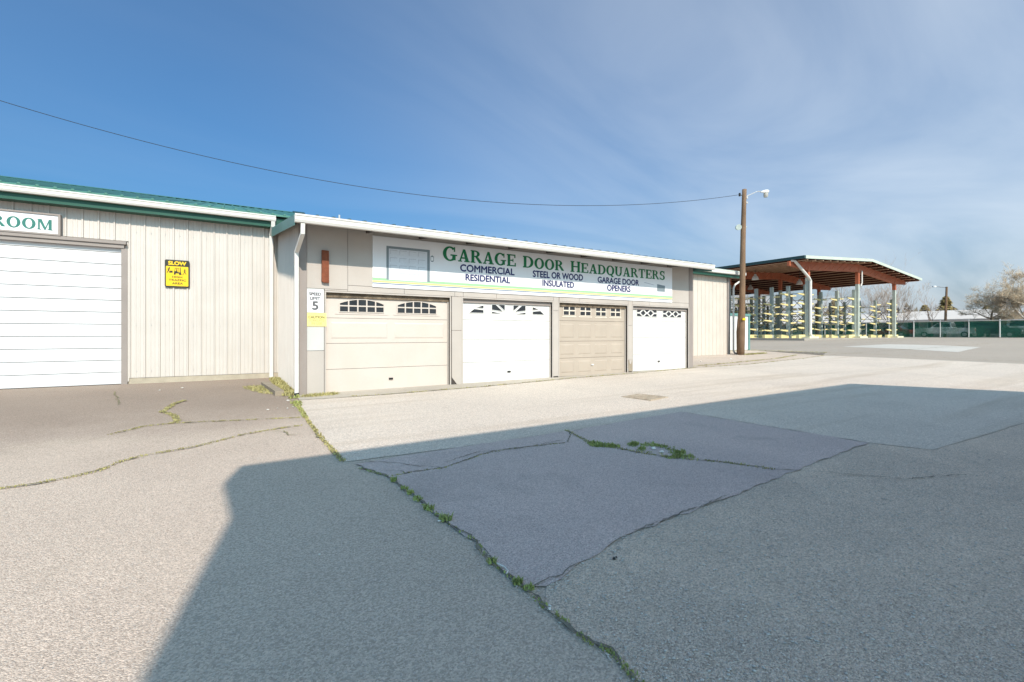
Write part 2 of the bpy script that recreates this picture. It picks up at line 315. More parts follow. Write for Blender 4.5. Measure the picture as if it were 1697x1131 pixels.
M['pic_panel'] = mat('printed_door_grey', (0.60, 0.64, 0.69), 0.5, 0.04, 4)
M['pic_line'] = mat('printed_line_grey', (0.40, 0.43, 0.48), 0.5, 0.04, 4)
M['pic_sky'] = mat('printed_pale_grey', (0.62, 0.66, 0.70), 0.5, 0.04, 4)
M['yellow'] = mat('yellow_sign', (0.80, 0.52, 0.01), 0.45, 0.05, 5)
M['pale_yellow'] = mat('faded_yellow_sign', (0.80, 0.68, 0.24), 0.5, 0.06, 5)
M['sign_black'] = mat('black_sign_band', (0.022, 0.025, 0.018), 0.5, 0.05, 5)
M['red_wood'] = mat('red_stained_wood', (0.20, 0.055, 0.022), 0.75, 0.35, 6, 0.15, 60, bump=0.4, bscale=30, streak=0.6, streak_col=(0.10, 0.03, 0.015), streak_scale=(25, 25, 3))
M['pole'] = mat('creosoted_pole_wood', (0.20, 0.125, 0.075), 0.9, 0.25, 1.6, 0.12, 60, bump=0.6, bscale=30, streak=0.8, streak_col=(0.10, 0.062, 0.038), streak_scale=(30, 30, 1.2))
M['grey_wood'] = mat('grey_weathered_wood', (0.30, 0.25, 0.19), 0.9, 0.2, 3, 0.15, 60, bump=0.5, streak=0.5, streak_scale=(2, 25, 2))
M['galv'] = mat('galvanised_steel', (0.50, 0.51, 0.51), 0.45, 0.12, 6, 0.05, 60, metal=0.3)
M['lamp_white'] = mat('lamp_housing', (0.75, 0.75, 0.73), 0.4)
M['lens'] = mat('lamp_lens', (0.42, 0.40, 0.36), 0.25)
M['wire'] = mat('cable', (0.03, 0.03, 0.035), 0.6)
M['red_steel'] = mat('red_primer_steel', (0.40, 0.115, 0.055), 0.65, 0.15, 2, 0.05, 40)
M['purlin'] = mat('lit_red_purlin', (0.66, 0.42, 0.28), 0.6, 0.15, 2, 0.05, 40)  # paler than the primer: light on the lower flanges is in the colour
M['deck'] = mat('shaded_red_underside', (0.10, 0.024, 0.014), 0.7, 0.2, 1.5)  # darkened red: shade on deck and purlin webs is in the colour
M['grey_steel'] = mat('grey_green_steel', (0.42, 0.46, 0.42), 0.6, 0.15, 2, 0.05, 40)
M['fascia_l'] = mat('pale_green_fascia', (0.50, 0.56, 0.48), 0.5, 0.08, 1.5)
M['rack'] = mat('rack_green_grey', (0.36, 0.41, 0.38), 0.6, 0.2, 2, 0.05, 40)
M['rack_arm'] = mat('rack_yellow', (0.74, 0.62, 0.30), 0.55, 0.12, 2)
M['brace'] = mat('rack_brace', (0.06, 0.055, 0.05), 0.6)
M['slab'] = mat('slab_concrete', (0.33, 0.30, 0.26), 0.9, 0.15, 1)
M['block_w'] = mat('painted_block', (0.78, 0.72, 0.50), 0.7, 0.12, 2)
M['fence_post'] = mat('galvanised_post', (0.55, 0.54, 0.52), 0.5, 0.1, 3)
M['house_wall'] = mat('pale_siding', (0.42, 0.38, 0.36), 0.8, 0.1, 2)
M['house_roof'] = mat('pale_metal_roof', (0.60, 0.56, 0.52), 0.6, 0.05, 1)
M['brown_roof'] = mat('brown_shingle', (0.10, 0.05, 0.035), 0.8, 0.15, 2)
M['tan_wall'] = mat('tan_siding', (0.42, 0.28, 0.13), 0.8, 0.1, 2)
M['bark'] = mat('grey_bark', (0.20, 0.16, 0.13), 0.9, 0.3, 5, 0.1, 40)
M['twig'] = mat('brown_twig', (0.34, 0.27, 0.22), 0.9, 0.3, 2)
M['twig_gold'] = mat('ochre_twig', (0.52, 0.42, 0.30), 0.9, 0.3, 2)
M['conifer'] = mat('conifer_needles', (0.38, 0.30, 0.12), 0.8, 0.4, 2, 0.2, 20)
M['carpaint_w'] = mat('white_car_paint', (0.70, 0.70, 0.68), 0.25)
M['carpaint_d'] = mat('dark_car_paint', (0.03, 0.035, 0.045), 0.2)
M['carpaint_g'] = mat('silver_car_paint', (0.35, 0.36, 0.37), 0.25, metal=0.3)
M['carpaint_r'] = mat('red_car_paint', (0.25, 0.03, 0.03), 0.25)
M['tyre'] = mat('tyre_rubber', (0.02, 0.02, 0.02), 0.8)
M['headlamp'] = mat('headlamp_plastic', (0.75, 0.75, 0.75), 0.2)
M['tail'] = mat('red_tail_lamp', (0.45, 0.02, 0.02), 0.3)
M['glass'] = glass_mat('dark_glass', (0.022, 0.024, 0.028))
M['glass_w'] = glass_mat('window_glass', (0.04, 0.05, 0.06))
M['n_wall'] = mat('neighbour_wall', (0.80, 0.77, 0.72), 0.7, 0.06, 1)
# privacy screen: a woven mesh one can partly see through
m_, nt_, b_, out_ = new_mat('green_privacy_mesh')
tr_ = N(nt_, 'ShaderNodeBsdfTransparent'); mi_ = N(nt_, 'ShaderNodeMixShader'); g_ = N(nt_, 'ShaderNodeNewGeometry'); no_ = N(nt_, 'ShaderNodeTexNoise')
no_.inputs['Scale'].default_value = 0.9; no_.inputs['Detail'].default_value = 5; nt_.links.new(g_.outputs['Position'], no_.inputs['Vector'])
mr_ = N(nt_, 'ShaderNodeMapRange'); mr_.inputs[1].default_value = 0.3; mr_.inputs[2].default_value = 0.7; mr_.inputs[3].default_value = 0.28; mr_.inputs[4].default_value = 0.72
nt_.links.new(no_.outputs['Fac'], mr_.inputs[0]); nt_.links.new(mr_.outputs[0], mi_.inputs['Fac'])
nt_.links.new(tr_.outputs[0], mi_.inputs[1]); nt_.links.new(b_.outputs[0], mi_.inputs[2]); nt_.links.new(mi_.outputs[0], out_.inputs[0])
b_.inputs['Base Color'].default_value = (0.014, 0.12, 0.075, 1); b_.inputs['Roughness'].default_value = 0.8
M['screen'] = m_

# ------------------------------------------------------------ ground
XS = [-600, -200, -60, -20, 0, 22, 42, 80, 140, 300, 700]; YS = [-300, -80, -5, 2, 6, 10.5, 20, 40, 80, 160, 300, 700]
mb = MB()
for y in YS:
    for x in XS: mb.v.append((x, y, ground_z(x, y)))
for j in range(len(YS) - 1):
    for i in range(len(XS) - 1):
        a = j * len(XS) + i; mb.f.append((a, a + 1, a + 1 + len(XS), a + len(XS)))
lot = struct('asphalt_lot', mb, M['lot'])

def jitter_poly(pts, step, amp):
    out = []
    for i, p in enumerate(pts):
        q = pts[(i + 1) % len(pts)]; d = math.hypot(q[0] - p[0], q[1] - p[1]); n = max(1, int(d / step))
        nx, ny = -(q[1] - p[1]) / max(d, 1e-6), (q[0] - p[0]) / max(d, 1e-6)
        for k in range(n):
            t = k / n; e = random.uniform(-amp, amp) if k else 0
            out.append((p[0] + (q[0] - p[0]) * t + nx * e, p[1] + (q[1] - p[1]) * t + ny * e))
    return out
def sheet(name, pts, off, m, step=0.2, amp=0.012, parent=None):
    pts = jitter_poly(pts, step, amp)
    bm = bmesh.new(); vs_ = [bm.verts.new((x, y, 0)) for x, y in pts]; f = bm.faces.new(vs_)
    bmesh.ops.triangulate(bm, faces=[f])
    for co, no in [((x, 0, 0), (1, 0, 0)) for x in (0, 22, 42)] + [((0, y, 0), (0, 1, 0)) for y in (-5, 10.5)]:
        bmesh.ops.bisect_plane(bm, geom=bm.verts[:] + bm.edges[:] + bm.faces[:], plane_co=co, plane_no=no)
    mb = MB()
    for v in bm.verts: v.index = -1
    bm.verts.index_update()
    mb.v = [(v.co.x, v.co.y, ground_z(v.co.x, v.co.y) + off) for v in bm.verts]
    mb.f = [tuple(v.index for v in f.verts) for f in bm.faces]
    bm.free()
    o = struct(name, mb, m, parent)
    for p in o.data.polygons:
        if p.normal.z < 0: p.flip()
    return o
Z1UP = [(1.21, 9.87), (2.85, 9.73), (5.17, 9.81), (8.21, 10.15), (10.49, 10.2), (13.84, 10.5), (16.71, 10.37), (20.77, 10.98), (24.35, 11.33), (24.96, 7.78), (25.34, 4.95), (25.9, 1.2)]
Z1LOW = [(20, 1.75), (10.5, 2.05), (7.24, 2.17), (6.98, 2.72), (6.67, 5.34), (4.11, 5.17), (2.4, 5.17), (1.08, 5.24), (1.05, 6.19), (1.05, 7.37), (1.08, 8.64), (1.16, 9.28)]
drive = sheet('driveway', Z1UP + Z1LOW, 0.006, M['driveway'])
coarse = sheet('stony_asphalt', [(1.40, -8), (1.46, 1.40), (1.49, 1.59), (1.44, 1.83), (1.43, 2.01), (1.55, 2.17), (1.88, 2.28), (2.49, 2.41), (3.74, 2.48), (4.74, 2.58), (5.89, 2.65), (6.98, 2.70), (7.24, 2.16), (10.5, 2.04), (20, 1.74), (25.9, 1.19), (26, -8)], 0.004, M['coarse'], amp=0.02)
apatch = sheet('asphalt_patch', [(1.16, 5.10), (2.4, 5.16), (4.09, 5.16), (6.64, 5.33), (6.95, 2.72), (5.89, 2.65), (4.69, 2.56), (3.74, 2.48), (2.49, 2.41), (1.88, 2.28), (1.55, 2.17), (1.45, 2.23), (1.42, 2.47), (1.46, 2.86), (1.41, 3.21), (1.39, 3.57), (1.36, 4.34), (1.33, 4.56)], 0.010, M['patch'], step=0.1, amp=0.022)
far = sheet('older_asphalt', [(24.5, 11.4), (25.36, 4.95), (25.95, 1.2), (26.5, -8), (42, -8), (80, -8), (80, 62), (24.2, 62), (24.2, 22), (26.6, 16.5), (26.4, 12.2)], 0.004, M['far_lot'], amp=0.03)
apron = sheet('concrete_apron', [(1.2, 9.86), (2.85, 9.72), (5.17, 9.80), (8.21, 10.14), (10.49, 10.19), (13.75, 10.49), (13.75, 10.75), (1.2, 10.75)], 0.012, M['apron'], amp=0.01)
pad = sheet('concrete_pad', [(32.53, 14.11), (36.45, 13.04), (35.44, 8.56), (30.42, 8.16)], 0.010, M['pad'], amp=0.02)

CR = {}
def crack(pts, w, m, parent, off=0.016, jit=0.02, step=0.06):
    fine = []
    for (x0, y0), (x1, y1) in zip(pts[:-1], pts[1:]):
        n = max(1, int(math.hypot(x1 - x0, y1 - y0) / step))
        for k in range(n): fine.append((x0 + (x1 - x0) * k / n, y0 + (y1 - y0) * k / n))
    fine.append(pts[-1])
    mb = MB(); e = 0; w *= 0.75
    for i, (x, y) in enumerate(fine):
        a = fine[max(i - 1, 0)]; b = fine[min(i + 1, len(fine) - 1)]
        d = math.hypot(b[0] - a[0], b[1] - a[1]) or 1; nx, ny = -(b[1] - a[1]) / d, (b[0] - a[0]) / d
        e = e * 0.6 + random.uniform(-jit, jit); ww = w * random.choice((0.25, 0.5, 0.8, 1.0, 1.5)) * (0.15 if i in (0, len(fine) - 1) else 1)
        for s in (-1, 1):
            px, py = x + nx * (e + s * ww / 2), y + ny * (e + s * ww / 2); mb.v.append((px, py, ground_z(px, py) + off))
        if i: mb.f.append((2 * i - 2, 2 * i - 1, 2 * i + 1, 2 * i))
    return struct('pavement_crack', mb, m, parent)
C1 = [(-1.72, 5.89), (-1.49, 5.92), (-1.22, 6.03), (-1.09, 6.13), (-0.97, 6.41), (-0.81, 6.59), (-0.46, 6.72), (-0.2, 6.86), (0.16, 7.19), (0.69, 7.38), (0.93, 7.42)]
C1 = [(-4.2, 5.3), (-2.6, 5.75)] + C1
C2 = [(-1.33, 8.01), (-1.0, 8.43), (-0.69, 8.49), (-0.24, 8.4), (0.35, 8.22), (1.01, 8.04)]
C3 = [(-0.69, 8.49), (-0.64, 8.61), (-0.71, 9.17), (-0.92, 9.64), (-0.89, 9.86), (-0.83, 10.46), (-0.7, 10.91)]
C4 = [(1.1, 9.6), (1.08, 8.64), (1.05, 7.37), (1.05, 6.19), (1.07, 5.22)]
C4B = [(1.16, 4.92), (1.33, 4.56), (1.36, 4.34), (1.37, 3.96), (1.39, 3.57), (1.41, 3.21), (1.46, 2.86), (1.42, 2.69), (1.42, 2.47), (1.43, 2.24), (1.43, 2.01), (1.44, 1.83), (1.45, 1.67), (1.49, 1.59), (1.47, 1.46), (1.46, 1.3), (1.45, 0.4)]
C6 = [(4.07, 5.19), (3.89, 4.53), (3.98, 4.25), (4.09, 3.87), (4.24, 3.55), (4.6, 3.13), (4.81, 2.72)]
crack(C1, 0.034, M['moss_crack'], lot); crack(C2, 0.035, M['moss_crack'], lot); crack(C3, 0.06, M['moss_crack'], lot, jit=0.04)
crack(C4, 0.045, M['moss_crack'], lot); crack(C4B, 0.022, M['crack'], lot, step=0.03, jit=0.012)
for c, w in (([(1.27, 5.14), (1.56, 4.88), (1.81, 4.58), (1.91, 4.5)], 0.022), ([(1.35, 4.5), (1.63, 4.53), (1.91, 4.48), (2.49, 4.73), (2.92, 4.77), (3.66, 4.66)], 0.026),
             ([(1.99, 4.67), (2.47, 4.83), (2.98, 4.74), (3.68, 4.76)], 0.02), (C6, 0.035), ([(1.45, 2.2), (1.70, 2.22), (1.88, 2.28)], 0.02), ([(1.3, 4.75), (1.5, 4.62), (1.52, 4.5)], 0.02),
             ([(3.66, 4.66), (3.9, 4.9), (4.07, 5.19)], 0.03), ([(4.81, 2.72), (5.2, 2.4), (5.6, 1.9), (6.4, 1.6)], 0.02), ([(2.49, 2.41), (3.1, 2.46), (3.74, 2.49)], 0.018)):
    crack(c, w * 0.75, M['crack'], apatch, step=0.04, jit=0.014)
for c, w in (([(-2.12, 13.42), (-1.79, 11.57), (-1.66, 10.87)], 0.03), ([(0.44, 7.11), (0.67, 7.15), (0.71, 6.87), (0.86, 6.82)], 0.02), ([(26.6, 16.5), (26.5, 12.0), (26.45, 8.0), (26.5, 4.0)], 0.05), ([(24.5, 11.4), (28, 10.9), (33, 10.0), (40, 9.2)], 0.05), ([(30.0, 17.0), (36, 15.6), (42, 14.2)], 0.06)):
    crack(c, w, M['moss_crack'], lot)
crack([(1.3, 9.8), (2.85, 9.73), (5.17, 9.81), (8.21, 10.15), (10.49, 10.2), (13.84, 10.5), (16.71, 10.40), (20.77, 11.0), (24.35, 11.35)], 0.03, M['moss_crack'], drive)
crack([(13.9, 10.9), (16.7, 11.2), (20.5, 11.7), (24, 12.4)], 0.035, M['moss_crack'], lot)

# drain cover set in the driveway
t = thing('drain_cover', 'rusty square drain cover set flush in the pale driveway', 'drain cover', (7.32, 6.78, ground_z(7.32, 6.78)))
mb = MB()
gz = lambda x, y: ground_z(x, y) + 0.010
cx_, cy_ = 7.32, 6.78
def rot45(u, v): a = R(12); return (cx_ + u * math.cos(a) - v * math.sin(a), cy_ + u * math.sin(a) + v * math.cos(a))
M['rust'] = mat('rusty_iron', (0.40, 0.33, 0.25), 0.85, 0.3, 8, 0.2, 60)
z0 = ground_z(cx_, cy_)
for u0, u1, v0, v1 in ((-0.34, 0.34, -0.34, -0.30), (-0.34, 0.34, 0.30, 0.34), (-0.34, -0.30, -0.30, 0.30), (0.30, 0.34, -0.30, 0.30)):
    q = [rot45(u0, v0), rot45(u1, v0), rot45(u1, v1), rot45(u0, v1)]; mb.prism_z(q, z0 - 0.03, z0 + 0.020)
part('frame', mb, M['rust'], t)
for k in range(8):
    v = -0.27 + k * 0.077
    q = [rot45(-0.30, v - 0.022), rot45(0.30, v - 0.022), rot45(0.30, v + 0.022), rot45(-0.30, v + 0.022)]
    part('bar', MB().prism_z(q, z0 - 0.03, z0 + 0.017), M['rust'], t)
mb = MB(); q = [rot45(-0.30, -0.30), rot45(0.30, -0.30), rot45(0.30, 0.30), rot45(-0.30, 0.30)]; mb.prism_z(q, z0 - 0.04, z0 + 0.011); part('well', mb, M['crack'], t)

# grass and moss
def blades(mb, x, y, n, rad, hgt, wid=0.006):
    for _ in range(n):
        a = random.uniform(0, 6.28); rr = rad * math.sqrt(random.random()); bx_, by_ = x + rr * math.cos(a), y + rr * math.sin(a)
        z = ground_z(bx_, by_) + 0.008; h = hgt * random.uniform(0.4, 1.1); l = h * random.uniform(0.2, 0.9); th = random.uniform(0, 6.28); ww = wid * random.uniform(0.6, 1.3)
        dx, dy = math.cos(th), math.sin(th); px, py = -dy * ww, dx * ww
        p = [(bx_ - px, by_ - py, z), (bx_ + px, by_ + py, z), (bx_ + dx * l * 0.4 + px * .8, by_ + dy * l * 0.4 + py * .8, z + h * 0.65), (bx_ + dx * l * 0.4 - px * .8, by_ + dy * l * 0.4 - py * .8, z + h * 0.65), (bx_ + dx * l, by_ + dy * l, z + h)]
        mb.add(p, [(0, 1, 2, 3), (3, 2, 4)])
def along(mb, pts, dens, rad, hgt, keep=1.0, wid=0.006):
    for (x0, y0), (x1, y1) in zip(pts[:-1], pts[1:]):
        L_ = math.hypot(x1 - x0, y1 - y0)
        for _ in range(int(L_ * dens)):
            if random.random() > keep: continue
            t = random.random(); blades(mb, x0 + (x1 - x0) * t, y0 + (y1 - y0) * t, random.randint(2, 6), rad, hgt, wid)
def stuff(name, mb, m, label, cat):
    o = struct(name, mb, m, None, kind='stuff'); o['label'] = label; o['category'] = cat; return o
g1 = MB()
for x, y, n, rd, h in [(1.35, 4.36, 60, .03, .045), (1.365, 4.10, 50, .03, .03), (1.37, 3.97, 60, .035, .035), (1.38, 3.80, 50, .04, .03), (1.385, 3.56, 80, .04, .04), (1.42, 3.30, 120, .05, .045), (1.41, 2.56, 60, .03, .03), (1.425, 2.28, 100, .03, .035), (1.45, 2.20, 60, .03, .03), (1.1, 9.5, 90, .10, .07), (1.08, 9.2, 70, .08, .05), (1.15, 10.2, 110, .12, .07)]:
    blades(g1, x, y, int(n * 0.75), rd, h)
for k in range(26):       # the mossy hollow in the dark patch
    a = k / 26 * 6.283; e = random.uniform(.7, 1.15); blades(g1, 4.36 + 0.20 * e * math.cos(a), 3.84 + 0.36 * e * math.sin(a), random.choice((0, 15, 40, 60, 90)), random.uniform(.04, .10), random.uniform(.02, .05))
for x, y in ((3.86, 4.36), (3.95, 4.30), (3.90, 4.44), (4.02, 4.22)): blades(g1, x, y, 130, 0.08, 0.04)
along(g1, C4B, 40, 0.020, 0.018, 0.5)
along(g1, [(1.44, 1.95), (1.45, 1.67), (1.49, 1.59), (1.47, 1.4)], 40, 0.02, 0.016, 1.0, 0.004)
along(g1, [(1.1, 9.6), (1.08, 8.64), (1.05, 7.9)], 40, 0.045, 0.035, 0.8)
stuff('grass', g1, M['grass'], 'green grass tufts and moss growing along the crack in the shaded asphalt', 'grass')
g2 = MB()
along(g2, C1, 60, 0.04, 0.015, 0.9); along(g2, C2, 60, 0.03, 0.015, 0.8); along(g2, C3, 90, 0.05, 0.02, 0.9); along(g2, C4, 70, 0.035, 0.025, 0.9); along(g2, C6, 60, 0.04, 0.02, 0.8)
along(g2, [(1.35, 10.25), (1.9, 10.3)], 260, 0.16, 0.06); along(g2, [(0.55, 12.9), (0.8, 11.8), (0.95, 11.2)], 160, 0.30, 0.05); along(g2, [(1.15, 14.8), (1.12, 12.5), (1.1, 10.6)], 170, 0.15, 0.08)
along(g2, [(1.9, 9.85), (2.85, 9.74), (5.17, 9.82), (8.21, 10.16), (10.49, 10.21), (13.84, 10.51), (16.71, 10.4), (20.77, 11.0), (24.35, 11.35)], 26, 0.05, 0.03, 0.6)
along(g2, [(13.9, 10.9), (16.7, 11.2), (20.5, 11.7), (24, 12.4)], 20, 0.06, 0.05, 0.8); along(g2, [(22.9, 14.4), (24.4, 14.2)], 160, 0.12, 0.08)
along(g2, [(26.6, 16.5), (26.5, 12.0)], 20, 0.1, 0.05, 0.8)
along(g2, C5B_ := [(1.35, 4.5), (1.63, 4.53), (1.91, 4.48), (2.49, 4.73), (2.92, 4.77), (3.66, 4.66)], 40, 0.02, 0.014, 0.6)
stuff('dry_moss', g2, M['dry_grass'], 'dry yellowish moss and grass in the cracks of the sunlit lot', 'moss')
g3 = MB()
def stone(mb, x, y, s, flat=0.6):
    z = ground_z(x, y) + 0.006; a = random.uniform(0, 6.28); ca, sa = math.cos(a), math.sin(a)
    sx, sy = s * random.uniform(0.7, 1.3), s * random.uniform(0.5, 1.0)
    p = [(sx, 0, .3), (0.2 * sx, sy, .25), (-sx, 0.1 * sy, .35), (-.1 * sx, -sy, .3), (0.1 * sx, 0, flat * 1.2), (0, 0, -.3)]
    mb.add([(x + u * ca - v * sa, y + u * sa + v * ca, z + w * s) for u, v, w in p], [(0, 1, 4), (1, 2, 4), (2, 3, 4), (3, 0, 4), (1, 0, 5), (2, 1, 5), (3, 2, 5), (0, 3, 5)])
for _ in range(4200):
    y = random.uniform(0.2, 2.45); x = 1.55 + random.random() ** 1.4 * 6.0; stone(g3, x, y, random.uniform(0.003, 0.011))
for _ in range(500): stone(g3, random.uniform(-1.5, 6), random.uniform(1.4, 8), random.uniform(0.002, 0.006))
for _ in range(260):
    i = random.randrange(len(C4B) - 1); t = random.random(); stone(g3, C4B[i][0] + (C4B[i+1][0] - C4B[i][0]) * t + random.gauss(0, .04), C4B[i][1] + (C4B[i+1][1] - C4B[i][1]) * t + random.gauss(0, .04), random.uniform(0.003, 0.01))
for _ in range(420):       # crumbs of broken asphalt round the hollow and along the seam of the patch
    a = random.uniform(0, 6.283); d = abs(random.gauss(0, .32)) + .12; stone(g3, 4.25 + d * math.cos(a), 3.9 + 1.5 * d * math.sin(a), random.uniform(0.004, 0.012))
for _ in range(500):
    t = random.random(); stone(g3, 1.55 + 5.4 * t, 2.2 + 0.5 * min(1, t * 2.2) + random.gauss(0, .07), random.uniform(0.003, 0.010))
stuff('loose_stones', g3, M['pebble'], 'small loose stones scattered over the stony asphalt', 'gravel')
M['litter'] = mat('pale_litter', (0.75, 0.73, 0.68), 0.8, 0.1, 30)
g4 = MB()
for x, y, s in [(1.44, 1.99, .016), (1.46, 2.01, .012), (1.45, 2.03, .010), (3.88, 5.0, .012), (0.51, 3.22, .014), (2.81, 3.68, .008), (1.37, 3.3, .02), (3.96, 3.5, .01), (4.36, 3.9, .05), (4.33, 3.75, .045), (2.3, 4.55, .012), (0.9, 9.0, .03), (0.75, 9.1, .02), (0.6, 9.02, .03), (1.0, 9.1, .025), (-1.3, 13.2, .03), (-0.9, 13.5, .03), (1.0, 9.9, .03), (16.8, 12.5, .08), (19, 12.6, .08), (4.9, 1.05, .012), (5.2, 1.1, .01)]: stone(g4, x, y, s, 0.5)
mb_twist = [(1.415, 2.50), (1.435, 2.44), (1.43, 2.39), (1.41, 2.37)]
g4.tube([(x, y, ground_z(x, y) + 0.03) for x, y in mb_twist], 0.004, 5)
stuff('litter', g4, M['litter'], 'bits of pale litter and chipped stone along the crack', 'litter')
for x, y, s, lb in ((2.10, 2.20, 0.018, 'black lump of tar on the edge of the stony asphalt'),):
    mb = MB(); stone(mb, x, y, s, 0.8); stone(mb, x + .03, y + .01, s * .6, .8)
    single('tar_lump', mb, M['black'], (x, y, ground_z(x, y)), lb, 'tar lump')

# ------------------------------------------------------------ lettering
def text_polys(txt, size=1.0, bold=0.0):
    c = bpy.data.curves.new('lettering_source', 'FONT'); c.body = txt; c.size = size; c.offset = bold; c.fill_mode = 'FRONT'; c.resolution_u = 4
    o = bpy.data.objects.new('lettering_source', c); COL.objects.link(o)
    dg = bpy.context.evaluated_depsgraph_get(); me = bpy.data.meshes.new_from_object(o.evaluated_get(dg))
    vs_ = [(v.co.x, v.co.y) for v in me.vertices]; fs = [tuple(p.vertices) for p in me.polygons]
    bpy.data.objects.remove(o); bpy.data.curves.remove(c); bpy.data.meshes.remove(me)
    return vs_, fs
def sans(mb, txt, x0, x1, z0, z1, y, bold=0.0):
    vs_, fs = text_polys(txt, 1.0, 0.0)
    if bold:
        b = bold * (z1 - z0)
        for k, (dx, dz) in enumerate(((-1, 0), (1, 0), (0, 1), (0, -1))): sans(mb, txt, x0 + b + dx * b, x1 - b + dx * b, z0 + b + dz * b, z1 - b + dz * b, y - 0.0002 * k, 0)
        return
    ax, bx_ = min(v[0] for v in vs_), max(v[0] for v in vs_); az, bz = min(v[1] for v in vs_), max(v[1] for v in vs_)
    mb.add([(x0 + (v[0] - ax) / (bx_ - ax) * (x1 - x0), y, z0 + (v[1] - az) / (bz - az) * (z1 - z0)) for v in vs_], fs)
def arc(cx, cy, rx, ry, ix, iy, a0, a1, n=20):
    q = []
    for k in range(n):
        u, v = R(a0 + (a1 - a0) * k / n), R(a0 + (a1 - a0) * (k + 1) / n)
        q.append([(cx + rx * math.cos(u), cy + ry * math.sin(u)), (cx + rx * math.cos(v), cy + ry * math.sin(v)), (cx + ix * math.cos(v), cy + iy * math.sin(v)), (cx + ix * math.cos(u), cy + iy * math.sin(u))])
    return q
def rc(x0, y0, x1, y1): return [[(x0, y0), (x1, y0), (x1, y1), (x0, y1)]]
GL = {
 'A': (1.02, [[(0.10, 0.05), (0.24, 0.05), (0.53, 0.9), (0.44, 1.0)], [(0.42, 1.0), (0.62, 1.0), (0.95, 0.05), (0.64, 0.05)]] + rc(0.24, 0.25, 0.72, 0.36) + rc(0, 0, 0.34, 0.09) + rc(0.54, 0, 1.02, 0.09)),
 'R': (1.02, rc(0.08, 0, 0.33, 1) + rc(0, 0, 0.42, 0.09) + rc(0, 0.91, 0.42, 1) + arc(0.42, 0.735, 0.40, 0.265, 0.15, 0.165, -90, 90, 12) + rc(0.33, 0.47, 0.43, 0.57) + [[(0.40, 0.5), (0.66, 0.5), (1.0, 0.09), (1.02, 0.0), (0.76, 0.0)]]),
 'E': (0.90, rc(0.08, 0, 0.33, 1) + rc(0.0, 0.90, 0.84, 1) + rc(0.0, 0, 0.88, 0.10) + rc(0.33, 0.45, 0.62, 0.55) + rc(0.72, 0.72, 0.84, 0.92) + rc(0.76, 0.08, 0.88, 0.30) + rc(0.55, 0.36, 0.64, 0.64)),
 'D': (1.02, rc(0.08, 0, 0.33, 1) + rc(0, 0, 0.44, 0.10) + rc(0, 0.90, 0.44, 1) + arc(0.42, 0.5, 0.58, 0.5, 0.31, 0.40, -90, 90, 14)),
 'O': (1.04, arc(0.52, 0.5, 0.52, 0.53, 0.25, 0.42, 0, 360, 28)),
 'Q': (1.04, arc(0.52, 0.5, 0.52, 0.53, 0.25, 0.42, 0, 360, 28) + [[(0.45, 0.12), (0.62, 0.16), (1.0, -0.16), (0.72, -0.2)]]),
 'G': (1.10, arc(0.54, 0.5, 0.54, 0.53, 0.27, 0.42, 42, 318, 24) + rc(0.72, 0.06, 0.98, 0.44) + rc(0.58, 0.37, 1.10, 0.46) + rc(0.84, 0.66, 0.94, 1.0)),
 'H': (1.08, rc(0.08, 0, 0.33, 1) + rc(0.75, 0, 1.0, 1) + rc(0.33, 0.45, 0.75, 0.56) + rc(0, 0, 0.42, 0.09) + rc(0, 0.91, 0.42, 1) + rc(0.66, 0, 1.08, 0.09) + rc(0.66, 0.91, 1.08, 1)),
 'U': (1.02, rc(0.08, 0.34, 0.33, 1) + rc(0.74, 0.34, 0.92, 1) + arc(0.50, 0.35, 0.42, 0.38, 0.17, 0.27, 180, 360, 14) + rc(0, 0.91, 0.41, 1) + rc(0.64, 0.91, 1.02, 1)),
 'T': (0.96, rc(0.355, 0, 0.605, 1) + rc(0.02, 0.89, 0.94, 1) + rc(0.02, 0.70, 0.12, 0.9) + rc(0.84, 0.70, 0.94, 0.9) + rc(0.24, 0, 0.72, 0.09)),
 'S': (0.86, arc(0.43, 0.735, 0.37, 0.285, 0.14, 0.17, 25, 265, 16) + arc(0.43, 0.275, 0.41, 0.295, 0.16, 0.18, -155, 85, 16) + rc(0.68, 0.66, 0.77, 1.0) + rc(0.04, 0.0, 0.13, 0.34)),
 'M': (1.22, rc(0.08, 0, 0.22, 1) + rc(0.90, 0, 1.14, 1) + [[(0.10, 1.0), (0.36, 1.0), (0.70, 0.12), (0.56, 0.0)], [(0.56, 0.0), (0.66, 0.0), (0.98, 0.9), (0.92, 1.0)]] + rc(0, 0, 0.32, 0.07) + rc(0.80, 0, 1.22, 0.07) + rc(0.0, 0.93, 0.3, 1.0)),
}
def serif(mb, txt, x0, x1, z0, z1, y, gap=0.07, big=0.0):
    W = sum(GL[c][0] * (1 + (big if i == 0 else 0)) for i, c in enumerate(txt)) + gap * (len(txt) - 1); s = (x1 - x0) / W; x = x0; e = 0
    for i, c in enumerate(txt):
        k = 1 + (big if i == 0 else 0); w, ps = GL[c]
        for p in ps:
            e += 1; yy = y - 0.00012 * (e % 40)
            mb.poly([(x + u * s * k, yy, z0 + v * (z1 - z0) * k) for u, v in p])
        x += (w * k + gap) * s

